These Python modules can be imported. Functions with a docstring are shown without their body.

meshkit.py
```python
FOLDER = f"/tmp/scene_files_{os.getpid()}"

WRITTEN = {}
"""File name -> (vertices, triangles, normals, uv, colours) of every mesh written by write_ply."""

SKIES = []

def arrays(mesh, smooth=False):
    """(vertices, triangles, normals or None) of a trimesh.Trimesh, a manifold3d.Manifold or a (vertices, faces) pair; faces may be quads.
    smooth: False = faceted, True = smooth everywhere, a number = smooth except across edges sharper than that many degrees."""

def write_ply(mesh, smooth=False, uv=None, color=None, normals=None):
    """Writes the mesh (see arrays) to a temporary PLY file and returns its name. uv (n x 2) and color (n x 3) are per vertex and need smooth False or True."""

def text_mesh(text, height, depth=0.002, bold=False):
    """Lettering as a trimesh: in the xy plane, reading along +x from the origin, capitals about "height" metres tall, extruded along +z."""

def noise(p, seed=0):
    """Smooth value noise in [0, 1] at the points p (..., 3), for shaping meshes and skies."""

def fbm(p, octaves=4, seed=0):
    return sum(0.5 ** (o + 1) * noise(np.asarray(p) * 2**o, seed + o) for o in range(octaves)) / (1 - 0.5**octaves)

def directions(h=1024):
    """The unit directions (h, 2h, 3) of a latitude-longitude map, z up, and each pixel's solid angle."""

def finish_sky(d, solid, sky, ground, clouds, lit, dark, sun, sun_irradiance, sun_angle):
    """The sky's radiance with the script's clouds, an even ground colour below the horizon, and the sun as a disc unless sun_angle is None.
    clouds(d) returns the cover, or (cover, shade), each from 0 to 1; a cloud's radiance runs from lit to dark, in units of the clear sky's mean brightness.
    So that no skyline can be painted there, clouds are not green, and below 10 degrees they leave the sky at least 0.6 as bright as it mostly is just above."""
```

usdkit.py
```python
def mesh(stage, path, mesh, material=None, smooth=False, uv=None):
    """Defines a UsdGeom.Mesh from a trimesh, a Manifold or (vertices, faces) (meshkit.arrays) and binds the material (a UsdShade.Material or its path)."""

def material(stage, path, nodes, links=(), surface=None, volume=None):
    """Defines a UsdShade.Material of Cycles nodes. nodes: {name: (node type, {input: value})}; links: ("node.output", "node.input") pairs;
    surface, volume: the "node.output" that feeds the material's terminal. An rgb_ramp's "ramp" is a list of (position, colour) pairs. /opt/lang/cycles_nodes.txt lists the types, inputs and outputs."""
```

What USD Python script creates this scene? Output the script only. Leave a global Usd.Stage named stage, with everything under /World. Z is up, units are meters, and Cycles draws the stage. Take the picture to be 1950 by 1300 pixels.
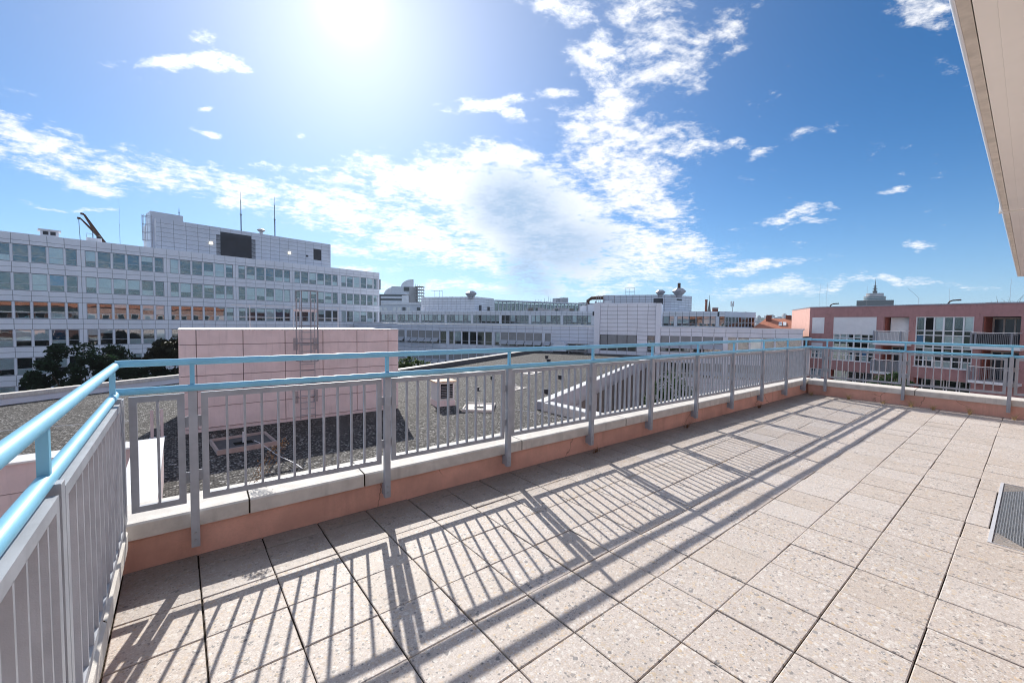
import math, random
import numpy as np, trimesh, usdkit, meshkit
from shapely.geometry import Polygon, box as sbox
from pxr import Usd, UsdGeom, UsdLux, UsdShade, Gf, Sdf, Vt

stage = Usd.Stage.CreateInMemory()
UsdGeom.SetStageUpAxis(stage, UsdGeom.Tokens.z)
UsdGeom.SetStageMetersPerUnit(stage, 1.0)
UsdGeom.Xform.Define(stage, '/World')
UsdGeom.Scope.Define(stage, '/World/Looks')
rng = random.Random(7)
nrg = np.random.default_rng(7)

# ------------------------------------------------------------------ camera
EYE = np.array([0.0, 0.0, 1.7234])
YAW, PITCH, ROLL, FPX = 0.6732, 0.0460, 0.0130, 796.73
def camera_axes():
    f = np.array([math.sin(YAW) * math.cos(PITCH), math.cos(YAW) * math.cos(PITCH), -math.sin(PITCH)])
    r = np.array([math.cos(YAW), -math.sin(YAW), 0.0])
    u = np.cross(r, f)
    return r * math.cos(ROLL) + u * math.sin(ROLL), -r * math.sin(ROLL) + u * math.cos(ROLL), f
RIGHT, UP, FWD = camera_axes()
cam = UsdGeom.Camera.Define(stage, '/World/camera')
cam.CreateHorizontalApertureAttr(36.0)
cam.CreateFocalLengthAttr(36.0 * FPX / 1950.0)
cam.CreateClippingRangeAttr(Gf.Vec2f(0.05, 20000.0))
cam.CreateExposureAttr(0.72)
m = Gf.Matrix4d(1.0)
for i, ax in enumerate((RIGHT, UP, -FWD)):
    m.SetRow(i, Gf.Vec4d(float(ax[0]), float(ax[1]), float(ax[2]), 0.0))
m.SetRow(3, Gf.Vec4d(float(EYE[0]), float(EYE[1]), float(EYE[2]), 1.0))
cam.AddTransformOp().Set(m)

# ------------------------------------------------------------------ sky and sun
SUN_BEARING, SUN_ELEV = math.radians(17.6), math.radians(34.3)
SUN_DIR = np.array([math.sin(SUN_BEARING) * math.cos(SUN_ELEV), math.cos(SUN_BEARING) * math.cos(SUN_ELEV), math.sin(SUN_ELEV)])
SKY_STRENGTH, SUN_INTENSITY = 0.10, 0.94

CLOUDS = [  # centre, half sizes, tilt, weight
    (340, 108, 95, 24, -6, 0.60), (400, 118, 100, 28, 16, 0.62), (385, 72, 46, 24, 20, 0.58),
    (70, 268, 180, 60, 18, 0.56), (40, 300, 170, 30, 22, 0.62), (270, 325, 210, 52, 11, 0.58), (170, 345, 150, 22, 16, 0.60), (470, 362, 200, 52, 12, 0.60),
    (640, 400, 220, 68, 14, 0.63), (790, 455, 200, 62, 14, 0.66), (660, 340, 130, 40, -10, 0.50), (560, 310, 120, 16, 6, 0.46),
    (880, 350, 270, 88, 0, 0.78), (1010, 420, 240, 140, 10, 0.96), (930, 310, 150, 36, -6, 0.72), (770, 330, 160, 32, 14, 0.58),
    (1150, 255, 140, 120, 0, 0.66), (1200, 350, 130, 110, 0, 0.76), (1170, 170, 80, 110, 0, 0.66), (1270, 90, 120, 110, 20, 0.64), (1230, 20, 110, 60, 0, 0.58), (1050, 14, 130, 52, 20, 0.64), (1150, 110, 90, 90, 10, 0.60),
    (1230, 250, 150, 60, 6, 0.62), (1310, 280, 150, 22, 4, 0.58), (1370, 50, 70, 60, -30, 0.54), (1250, 395, 110, 60, 14, 0.64), (1390, 90, 60, 20, -30, 0.48),
    (1230, 470, 220, 60, 6, 0.74), (1130, 515, 280, 36, 2, 0.64), (900, 500, 180, 36, 5, 0.60), (1400, 515, 100, 14, -4, 0.52),
    (1470, 505, 140, 15, -6, 0.58), (1500, 545, 230, 20, 0, 0.54), (1520, 412, 110, 22, -14, 0.52), (1530, 432, 90, 10, -6, 0.5), (1700, 540, 280, 13, 2, 0.48),
    (1765, 25, 110, 50, 28, 0.56), (1450, 305, 50, 16, -20, 0.50), (1735, 466, 60, 12, 0, 0.50), (920, 193, 110, 26, -8, 0.58), (1060, 170, 60, 12, 0, 0.52), (975, 215, 40, 30, 40, 0.52),
    (578, 252, 26, 12, 15, 0.52), (395, 252, 40, 7, 5, 0.42), (387, 209, 36, 6, 0, 0.42), (700, 540, 110, 22, 3, 0.52), (660, 480, 80, 18, 6, 0.54), (860, 545, 220, 14, 1, 0.50), (700, 510, 90, 14, 2, 0.50),
    (1140, 550, 320, 14, 0, 0.52), (150, 392, 130, 8, 4, 0.44), (1700, 350, 60, 10, -10, 0.42), (1560, 250, 60, 14, -16, 0.42),
]

class Graph:
    """Collects the nodes and links of one shader network."""
    def __init__(self):
        self.nodes, self.links, self.n = {}, [], 0
    def add(self, kind, inputs=None, **feeds):
        self.n += 1
        name = f'{kind}_{self.n}'
        self.nodes[name] = (kind, dict(inputs or {}))
        for k, v in feeds.items():
            if isinstance(v, str):
                self.links.append((v, f'{name}.{k}'))
            else:
                self.nodes[name][1][k] = v
        return name
    def math(self, op, a, b=0.0, c=0.0, clamp=False):
        return self.add('math', {'math_type': op, 'use_clamp': clamp}, value1=a, value2=b, value3=c) + '.value'
    def vmath(self, op, a, b=(0, 0, 0), out='vector', **kw):
        return self.add('vector_math', {'math_type': op}, vector1=a, vector2=b, **kw) + '.' + out
    def mix(self, fac, a, b, blend='mix'):
        return self.add('mix_color', {'blend_type': blend, 'use_clamp': True}, fac=fac, a=a, b=b) + '.result'
    def smooth(self, v, lo, hi, a=0.0, b=1.0):
        return self.add('map_range', {'range_type': 'smoothstep', 'clamp': True, 'from_min': lo, 'from_max': hi, 'to_min': a, 'to_max': b}, value=v) + '.result'
    def noise(self, vec, scale, detail=4, rough=0.5, out='fac', **kw):
        return self.add('noise_texture', {'scale': scale, 'detail': detail, 'roughness': rough, **kw}, vector=vec) + '.' + out
    def done(self, path, surface=None, volume=None):
        return usdkit.material(stage, path, self.nodes, self.links, surface=surface, volume=volume)

def sky_material():
    g = Graph()
    d = g.add('texture_coordinate') + '.generated'
    sky = g.add('sky_texture', {'sky_type': 'single_scattering', 'sun_disc': False, 'sun_elevation': SUN_ELEV, 'sun_rotation': SUN_BEARING,
                                'altitude': 300.0, 'air_density': 0.6, 'aerosol_density': 0.15, 'ozone_density': 1.8}) + '.color'
    sky = g.add('hsv', {'saturation': 1.33, 'value': 0.88}, color=sky) + '.color'
    sky = g.vmath('multiply', sky, (0.96, 1.035, 1.0))
    # pale air along the horizon
    dz = g.math('maximum', g.add('separate_xyz', vector=d) + '.z', 0.0)
    low = g.math('power', g.math('subtract', 1.0, dz), 7.0)
    sky = g.mix(g.math('multiply', low, 0.85), sky, (2.15, 3.2, 4.25))
    # aureole of the sun in the thin high haze
    c = g.math('maximum', g.vmath('dot_product', d, tuple(SUN_DIR), out='value'), 0.0)
    disc = g.math('multiply', g.math('power', c, 900.0), 2.6)
    tight = g.math('multiply', g.math('power', c, 60.0), 1.0)
    wide = g.math('multiply', g.math('power', c, 14.0), 1.05)
    broad = g.math('multiply', g.math('power', c, 5.0), 1.5)
    glow = g.math('add', g.math('add', disc, tight), g.math('add', wide, broad))
    gl = g.vmath('scale', (1.0, 0.985, 0.985), scale=glow)
    sky = g.vmath('add', sky, gl)
    # clouds lie in one sheet overhead: the noise is sampled on that sheet, so it flattens towards the skyline
    sep = g.add('separate_xyz', vector=d)
    zz = g.math('maximum', g.math('add', sep + '.z', 0.05), 0.02)
    p = g.add('combine_xyz', x=g.math('divide', sep + '.x', zz), y=g.math('divide', sep + '.y', zz), z=0.0) + '.vector'
    # where the banks of cloud stand, as bearings from the north-east
    fw = g.vmath('dot_product', d, tuple(FWD), out='value')
    fs = g.math('maximum', fw, 0.05)
    uu = g.math('divide', g.vmath('dot_product', d, tuple(RIGHT), out='value'), fs)
    vv = g.math('divide', g.vmath('dot_product', d, tuple(UP), out='value'), fs)
    uv = g.add('combine_xyz', x=uu, y=vv, z=0.0) + '.vector'
    uv = g.vmath('add', uv, g.vmath('scale', g.vmath('subtract', g.noise(uv, 5.0, 3, 0.5, out='color'), (0.5, 0.5, 0.5)), scale=0.09))
    total = None
    for (cx, cy, rx, ry, rot, w) in CLOUDS:
        q = g.add('mapping', {'mapping_type': 'texture', 'location': ((cx - 975) / FPX, (650 - cy) / FPX, 0), 'rotation': (0, 0, math.radians(-rot)), 'scale': (rx / FPX, ry / FPX, 1)}, vector=uv) + '.vector'
        r = g.vmath('length', q, out='value')
        b = g.smooth(r, 0.1, 1.3, w, 0.0)
        total = b if total is None else g.math('maximum', total, b)
    # outside these banks unseen broken cloud goes on, thickened for whiter fill light
    front = g.smooth(fw, 0.1, 0.25)
    near = g.math('multiply', front, g.smooth(g.vmath('length', uv, out='value'), 1.75, 1.35))
    total = g.math('add', g.math('multiply', total, front), g.math('multiply', g.math('subtract', 1.0, near), 0.43))
    n1 = g.noise(p, 3.2, 8, 0.66, distortion=0.15)
    n2 = g.noise(g.vmath('multiply', uv, (1.0, 1.7, 1.0)), 17.0, 8, 0.64)
    n3 = g.noise(p, 15.0, 6, 0.66)
    n = g.math('add', g.math('add', g.math('multiply', n1, 0.34), g.math('multiply', n2, 0.36)), g.math('multiply', n3, 0.30))
    core = None
    for (cx, cy, rx, ry, rot) in ((985, 400, 150, 95, 20), (1050, 465, 150, 85, 10), (1010, 540, 130, 70, 80)):
        sh = g.add('mapping', {'mapping_type': 'texture', 'location': ((cx - 975) / FPX, (650 - cy) / FPX, 0), 'rotation': (0, 0, math.radians(-rot)), 'scale': (rx / FPX, ry / FPX, 1)}, vector=uv) + '.vector'
        b = g.smooth(g.vmath('length', sh, out='value'), 0.15, 1.3, 1.0, 0.0)
        core = b if core is None else g.math('maximum', core, b)
    core = g.math('multiply', core, g.smooth(n, 0.38, 0.58, 0.74, 1.0))
    dens = g.math('add', g.math('multiply', g.math('subtract', n, 0.5), 4.4), g.math('subtract', g.math('multiply', total, 1.36), 0.465))
    dens = g.math('add', dens, g.math('multiply', core, 0.28))
    cover = g.smooth(dens, -0.16, 0.72)
    # thin cloud bright, the thick core of the big bank grey
    cfw = g.math('add', 7.2, g.math('multiply', g.math('power', c, 16.0), 5.0))
    lit = g.vmath('scale', (1.0, 1.0, 1.01), scale=cfw)
    col = g.mix(g.math('multiply', core, 1.0), lit, (2.6, 3.6, 5.0))
    cover = g.math('multiply', cover, 0.94)
    out = g.mix(cover, sky, col)
    bg = g.add('background_shader', {'strength': SKY_STRENGTH}, color=out)
    return g.done('/World/Looks/sky', surface=bg + '.background')

dome = UsdLux.DomeLight.Define(stage, '/World/sky')
dome.CreateIntensityAttr(1.0)
UsdShade.MaterialBindingAPI.Apply(dome.GetPrim()).Bind(sky_material())
sun = UsdLux.DistantLight.Define(stage, '/World/sun')
sun.CreateIntensityAttr(SUN_INTENSITY)
sun.CreateAngleAttr(0.53)
sun.CreateNormalizeAttr(True)
sun.CreateColorAttr(Gf.Vec3f(1.0, 0.955, 0.88))
zax = SUN_DIR
xax = np.cross([0, 0, 1.0], zax); xax /= np.linalg.norm(xax)
yax = np.cross(zax, xax)
sm = Gf.Matrix4d(1.0)
for i, ax in enumerate((xax, yax, zax)):
    sm.SetRow(i, Gf.Vec4d(float(ax[0]), float(ax[1]), float(ax[2]), 0.0))
sun.AddTransformOp().Set(sm)

# ------------------------------------------------------------------ helpers
USED = {}
def numbered(parent, name):
    k = USED.get((parent, name), 0)
    USED[(parent, name)] = k + 1
    return f'{parent}/{name}' if k == 0 else f'{parent}/{name}_{k:03d}'

ORIGIN = {}
def tag(prim, label=None, cat=None, group=None, kind=None):
    for k, v in (('label', label), ('category', cat), ('group', group), ('kind', kind)):
        if v:
            prim.SetCustomDataByKey(k, v)
    return prim

def thing(name, label=None, cat=None, at=(0, 0, 0), group=None, kind=None):
    path = numbered('/World', name)
    x = UsdGeom.Xform.Define(stage, path)
    x.AddTranslateOp().Set(Gf.Vec3d(*map(float, at)))
    ORIGIN[path] = np.array(at, float)
    tag(x.GetPrim(), label, cat, group, kind)
    return path

def clone(path, at, label, rotz=0.0, scale=1.0):
    """A further copy of a thing, as an instance of the first."""
    src = stage.GetPrimAtPath(path)
    data = src.GetCustomData()
    new = numbered('/World', path.rsplit('/', 1)[1])
    x = UsdGeom.Xform.Define(stage, new)
    x.GetPrim().GetReferences().AddInternalReference(path)
    x.ClearXformOpOrder()
    x.AddTranslateOp().Set(Gf.Vec3d(*map(float, at)))
    if rotz or scale != 1.0:
        x.AddRotateZOp().Set(float(rotz))
        x.AddScaleOp().Set(Gf.Vec3f(scale, scale, scale))
    x.GetPrim().SetInstanceable(True)
    tag(x.GetPrim(), label, data.get('category'), data.get('group'))
    return new

def origin_of(path):
    best = np.zeros(3)
    for k, v in ORIGIN.items():
        if path == k or path.startswith(k + '/'):
            best = v
    return best

CUBE_F = np.array([[0, 2, 1], [0, 3, 2], [4, 5, 6], [4, 6, 7], [0, 1, 5], [0, 5, 4], [1, 2, 6], [1, 6, 5], [2, 3, 7], [2, 7, 6], [3, 0, 4], [3, 4, 7]])

class Fr:
    """A wall's own axes: s along it, n out of it towards the terrace, z up."""
    def __init__(self, x, y, deg, z=0.0):
        a = math.radians(deg)
        self.o = np.array([x, y, z], float)
        self.d = np.array([math.cos(a), math.sin(a), 0.0])
        self.n = np.array([math.sin(a), -math.cos(a), 0.0])
    def __call__(self, s, n, z):
        s, n, z = np.broadcast_arrays(np.asarray(s, float), np.asarray(n, float), np.asarray(z, float))
        return self.o + s[..., None] * self.d + n[..., None] * self.n + z[..., None] * np.array([0, 0, 1.0])
WORLD = Fr(0, 0, 0); WORLD.n = np.array([0, 1.0, 0])

class MB:
    """Boxes, bars and tubes gathered into one mesh."""
    def __init__(self, fr=WORLD):
        self.v, self.f, self.k, self.fr = [], [], 0, fr
    def raw(self, v, f):
        self.v.append(np.asarray(v, float)); self.f.append(np.asarray(f, int) + self.k); self.k += len(v)
        return self
    def box(self, s0, s1, n0, n1, z0, z1, fr=None):
        fr = fr or self.fr
        v = fr(np.array([s0, s1, s1, s0] * 2), np.array([n0, n0, n1, n1] * 2), np.array([z0] * 4 + [z1] * 4))
        f = CUBE_F
        if np.linalg.det(np.stack([v[1] - v[0], v[3] - v[0], v[4] - v[0]])) < 0:
            f = f[:, ::-1]
        return self.raw(v, f)
    def chamfer(self, s0, s1, n0, n1, z0, z1, c, fr=None):
        """A slab whose upper edges are chamfered."""
        fr = fr or self.fr
        S = np.array([s0, s1, s1, s0, s0, s1, s1, s0, s0 + c, s1 - c, s1 - c, s0 + c])
        N = np.array([n0, n0, n1, n1, n0, n0, n1, n1, n0 + c, n0 + c, n1 - c, n1 - c])
        Z = np.array([z0] * 4 + [z1 - c] * 4 + [z1] * 4)
        v = fr(S, N, Z)
        f = [[0, 2, 1], [0, 3, 2], [8, 9, 10], [8, 10, 11]]
        for a in range(4):
            b = (a + 1) % 4
            f += [[a, b, b + 4], [a, b + 4, a + 4], [a + 4, b + 4, b + 8], [a + 4, b + 8, a + 8]]
        f = np.array(f)
        if np.linalg.det(np.stack([v[1] - v[0], v[3] - v[0], v[4] - v[0]])) < 0:
            f = f[:, ::-1]
        return self.raw(v, f)
    def slopebox(self, s0, s1, n0, n1, za, zb, fr=None):
        """A box whose bottom and top heights differ at its two ends: za = (bottom, top) at s0, zb at s1."""
        fr = fr or self.fr
        v = fr(np.array([s0, s1, s1, s0] * 2), np.array([n0, n0, n1, n1] * 2), np.array([za[0], zb[0], zb[0], za[0], za[1], zb[1], zb[1], za[1]]))
        f = CUBE_F
        if np.linalg.det(np.stack([v[1] - v[0], v[3] - v[0], v[4] - v[0]])) < 0:
            f = f[:, ::-1]
        return self.raw(v, f)
    def hexa(self, v8):
        v = np.asarray(v8, float); f = CUBE_F
        if np.linalg.det(np.stack([v[1] - v[0], v[3] - v[0], v[4] - v[0]])) < 0:
            f = f[:, ::-1]
        return self.raw(v, f)
    def tube(self, pts, r, sides=10, cap=True):
        p = np.asarray(pts, float); r = np.broadcast_to(r, (len(p),))
        t = np.gradient(p, axis=0); t /= np.linalg.norm(t, axis=1, keepdims=True)
        ref = np.array([0, 0, 1.0]) if abs(t[0, 2]) < 0.9 else np.array([1.0, 0, 0])
        a = np.cross(t, ref); a /= np.linalg.norm(a, axis=1, keepdims=True); b = np.cross(t, a)
        ang = np.arange(sides) * 2 * math.pi / sides
        v = p[:, None] + r[:, None, None] * (np.cos(ang)[None, :, None] * a[:, None] + np.sin(ang)[None, :, None] * b[:, None])
        f = []
        for i in range(len(p) - 1):
            for j in range(sides):
                q = (j + 1) % sides
                f += [[i * sides + j, (i + 1) * sides + q, i * sides + q], [i * sides + j, (i + 1) * sides + j, (i + 1) * sides + q]]
        v = v.reshape(-1, 3)
        if cap:
            n = len(v); v = np.vstack([v, p[0], p[-1]])
            for j in range(sides):
                q = (j + 1) % sides
                f += [[n, j, q], [n + 1, (len(p) - 1) * sides + q, (len(p) - 1) * sides + j]]
        return self.raw(v, f)
    def poly(self, polygon, z0, z1):
        m_ = trimesh.creation.extrude_polygon(polygon, z1 - z0, engine='earcut')
        return self.raw(np.array(m_.vertices) + [0, 0, z0], np.array(m_.faces))
    def facade(self, polygon, n0, n1, fr=None):
        """A polygon drawn in (s, z), standing as a wall between depths n0 and n1."""
        fr = fr or self.fr
        m_ = trimesh.creation.extrude_polygon(polygon, abs(n1 - n0), engine='earcut')
        v = np.array(m_.vertices)
        return self.raw(fr(v[:, 0], min(n0, n1) + v[:, 2], v[:, 1]), np.array(m_.faces)[:, ::-1] if np.dot(np.cross(fr.d, [0, 0, 1.0]), fr.n) < 0 else np.array(m_.faces))
    def lathe(self, prof, at, sides=16):
        prof = np.asarray(prof, float); ang = np.arange(sides) * 2 * math.pi / sides
        v = np.stack([np.outer(prof[:, 0], np.cos(ang)) + at[0], np.outer(prof[:, 0], np.sin(ang)) + at[1], np.repeat(prof[:, 1:2] + at[2], sides, 1)], -1).reshape(-1, 3)
        f = []
        for i in range(len(prof) - 1):
            for j in range(sides):
                q = (j + 1) % sides
                f += [[i * sides + j, i * sides + q, (i + 1) * sides + q], [i * sides + j, (i + 1) * sides + q, (i + 1) * sides + j]]
        return self.raw(v, f)
    def arrays(self):
        return np.vstack(self.v), np.vstack(self.f)
    def build(self, name, material, parent='/World', label=None, cat=None, group=None, kind=None, smooth=False, at=None):
        v, f = self.arrays()
        path = numbered(parent, name)
        if parent == '/World':
            o = np.array([v[:, 0].mean(), v[:, 1].mean(), v[:, 2].min()]) if at is None else np.array(at, float)
            ORIGIN[path] = o
        else:
            o = origin_of(parent)
        usdkit.mesh(stage, path, (v - o, f), material, smooth=smooth)
        prim = stage.GetPrimAtPath(path)
        if parent == '/World':
            UsdGeom.Xformable(prim).AddTranslateOp().Set(Gf.Vec3d(*map(float, o)))
        tag(prim, label, cat, group, kind)
        return path

def holder(name, parent, label=None):
    """A part made of pieces only."""
    path = numbered(parent, name)
    UsdGeom.Xform.Define(stage, path)
    if label:
        stage.GetPrimAtPath(path).SetCustomDataByKey('label', label)
    return path

def pieces(name, items, parent, most=300):
    """Many alike pieces (MB, material): the largest in view as parts, the rest joined in one part."""
    if len(items) > most:
        items = sorted(items, key=lambda it: np.linalg.norm(it[0].arrays()[0].mean(0) - EYE))
        rest = MB()
        for mb, _ in items[most:]:
            rest.raw(*mb.arrays())
        rest.build('far_' + name + 's', items[-1][1], parent, kind='stuff')
        items = items[:most]
    for mb, mat in items:
        mb.build(name, mat, parent)
# ------------------------------------------------------------------ materials
def plain(name, col, rough=0.5, spec=0.5, metallic=0.0, var=0.0, nscale=3.0, bump=0.0, bscale=60.0, streak=0.0):
    g = Graph()
    pos = g.add('geometry') + '.position'
    c = tuple(col)
    if var or streak:
        n = g.noise(pos, nscale, 5, 0.6)
        c = g.mix(g.smooth(n, 0.3, 0.7), tuple(x * (1 - var) for x in col), tuple(min(1, x * (1 + var)) for x in col))
        r = g.add('object_info') + '.random'
        c = g.mix(g.math('multiply', r, var * 0.8), c, tuple(x * 0.72 for x in col))
    if streak:
        q = g.add('mapping', {'mapping_type': 'point', 'scale': (9.0, 9.0, 0.7)}, vector=pos) + '.vector'
        n2 = g.noise(q, 1.0, 4, 0.6)
        c = g.mix(g.smooth(n2, 0.52, 0.75, 0.0, streak), c, tuple(x * 0.45 for x in col))
    p = g.add('principled_bsdf', {'roughness': rough, 'specular_ior_level': spec, 'metallic': metallic})
    if isinstance(c, str):
        g.links.append((c, p + '.base_color'))
    else:
        g.nodes[p][1]['base_color'] = c
    if bump:
        b = g.add('bump', {'strength': bump, 'distance': 0.01}, height=g.noise(pos, bscale, 3, 0.6)) + '.normal'
        g.links.append((b, p + '.normal'))
    return g.done('/World/Looks/' + name, surface=p + '.BSDF')

def glass_mat(name, tint=(0.82, 0.95, 0.95), base=0.16, through=(0.95, 0.985, 0.985)):
    g = Graph()
    t = g.add('transparent_bsdf', {'color': through})
    pos = g.add('geometry') + '.position'
    b = g.add('bump', {'strength': 0.05, 'distance': 0.05}, height=g.noise(pos, 0.9, 1, 0.4)) + '.normal'
    s = g.add('glossy_bsdf', {'color': tint, 'roughness': 0.01, 'distribution': 'ggx'}, normal=b)
    f = g.add('fresnel', {'IOR': 1.5}) + '.fac'
    fac = g.math('add', g.math('multiply', f, 1.15), base, clamp=True)
    mx = g.add('mix_closure', fac=fac, closure1=t + '.BSDF', closure2=s + '.BSDF')
    return g.done('/World/Looks/' + name, surface=mx + '.closure')

def terrazzo():
    """Exposed pebble paving: pale cement with rounded stones of white, ochre, grey and black, worn unevenly from slab to slab."""
    g = Graph()
    pos = g.add('geometry') + '.position'
    rnd = g.add('object_info') + '.random'
    off = g.vmath('add', pos, g.vmath('scale', (3.7, 9.1, 5.3), scale=rnd))
    wob = g.vmath('add', off, g.vmath('scale', g.vmath('subtract', g.noise(off, 45.0, 2, 0.5, out='color'), (0.5, 0.5, 0.5)), scale=0.012))
    col = None
    base = g.mix(g.smooth(g.noise(off, 120.0, 3, 0.6), 0.3, 0.7), (0.45, 0.388, 0.35), (0.615, 0.55, 0.505))
    def layer(base, scale, keep, size):
        v = g.add('voronoi_texture', {'feature': 'f1', 'scale': scale, 'randomness': 1.0}, vector=wob)
        sc = g.add('separate_color', color=v + '.color')
        stone = g.add('rgb_ramp', {'ramp': [(0.0, (0.75, 0.72, 0.68)), (0.34, (0.62, 0.58, 0.54)), (0.5, (0.56, 0.42, 0.26)), (0.62, (0.44, 0.40, 0.38)), (0.74, (0.62, 0.47, 0.33)), (0.86, (0.20, 0.20, 0.21)), (1.0, (0.10, 0.105, 0.115))]}, fac=sc + '.r') + '.color'
        present = g.math('less_than', sc + '.g', keep)
        lim = g.math('multiply', g.math('add', 0.55, sc + '.b'), size)
        inside = g.math('multiply', g.math('less_than', v + '.distance', lim), present)
        return g.mix(g.math('multiply', inside, 0.74), base, stone), v + '.distance'
    c, h1 = layer(base, 38.0, 0.50, 0.40)
    c, h2 = layer(c, 84.0, 0.60, 0.42)
    # wear, lichen and darker slabs
    big = g.noise(pos, 1.3, 6, 0.62)
    c = g.mix(g.smooth(big, 0.48, 0.72, 0.0, 0.30), c, (0.36, 0.32, 0.285))
    c = g.mix(g.smooth(rnd, 0.5, 1.0, 0.0, 0.25), c, (0.47, 0.385, 0.31))
    c = g.mix(g.smooth(rnd, 0.22, 0.0, 0.0, 0.28), c, (0.62, 0.575, 0.545))
    dirt = g.noise(pos, 14.0, 5, 0.7)
    c = g.mix(g.smooth(dirt, 0.62, 0.78, 0.0, 0.45), c, (0.25, 0.22, 0.195))
    spots = g.noise(pos, 5.0, 6, 0.75)
    c = g.mix(g.smooth(spots, 0.60, 0.72, 0.0, 0.30), c, (0.30, 0.255, 0.215))
    # darker brown along the foot of the parapet, its border broken by noise
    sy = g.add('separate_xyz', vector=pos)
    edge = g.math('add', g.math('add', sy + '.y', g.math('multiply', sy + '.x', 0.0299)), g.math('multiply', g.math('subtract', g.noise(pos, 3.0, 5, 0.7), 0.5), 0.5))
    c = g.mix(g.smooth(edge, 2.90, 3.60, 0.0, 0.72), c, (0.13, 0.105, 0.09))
    p = g.add('principled_bsdf', {'roughness': 0.62, 'specular_ior_level': 0.35}, base_color=c)
    bn = g.add('bump', {'strength': 0.35, 'distance': 0.004}, height=g.math('add', g.math('multiply', h1, -1.0), g.noise(off, 150.0, 3, 0.7))) + '.normal'
    g.links.append((bn, p + '.normal'))
    return g.done('/World/Looks/pebble_slab', surface=p + '.BSDF')

def gravel_mat():
    g = Graph()
    pos = g.add('geometry') + '.position'
    wob = g.vmath('add', pos, g.vmath('scale', g.noise(pos, 22.0, 2, 0.5, out='color'), scale=0.02))
    v = g.add('voronoi_texture', {'feature': 'f1', 'scale': 14.5}, vector=wob)
    r = g.add('separate_color', color=v + '.color') + '.r'
    c = g.add('rgb_ramp', {'ramp': [(0.0, (0.035, 0.034, 0.035)), (0.3, (0.10, 0.095, 0.09)), (0.55, (0.21, 0.195, 0.18)), (0.8, (0.42, 0.39, 0.355)), (1.0, (0.78, 0.76, 0.72))]}, fac=r) + '.color'
    gap = g.smooth(v + '.distance', 0.30, 0.62, 0.0, 0.85)
    c = g.mix(gap, c, (0.035, 0.032, 0.03))
    big = g.noise(pos, 0.35, 5, 0.6)
    c = g.mix(g.smooth(big, 0.42, 0.66, 0.0, 0.35), c, (0.095, 0.085, 0.074))
    c = g.mix(g.smooth(g.noise(pos, 1.6, 6, 0.7), 0.50, 0.70, 0.0, 0.45), c, (0.07, 0.066, 0.055))
    c = g.mix(g.smooth(g.noise(pos, 0.6, 4, 0.7), 0.60, 0.72, 0.0, 0.25), c, (0.22, 0.21, 0.195))
    c = g.vmath('multiply', c, (0.66, 0.67, 0.695))
    p = g.add('principled_bsdf', {'roughness': 0.85, 'specular_ior_level': 0.2}, base_color=c)
    bn = g.add('bump', {'strength': 0.9, 'distance': 0.03, 'invert': True}, height=v + '.distance') + '.normal'
    g.links.append((bn, p + '.normal'))
    return g.done('/World/Looks/roof_gravel', surface=p + '.BSDF')

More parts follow.
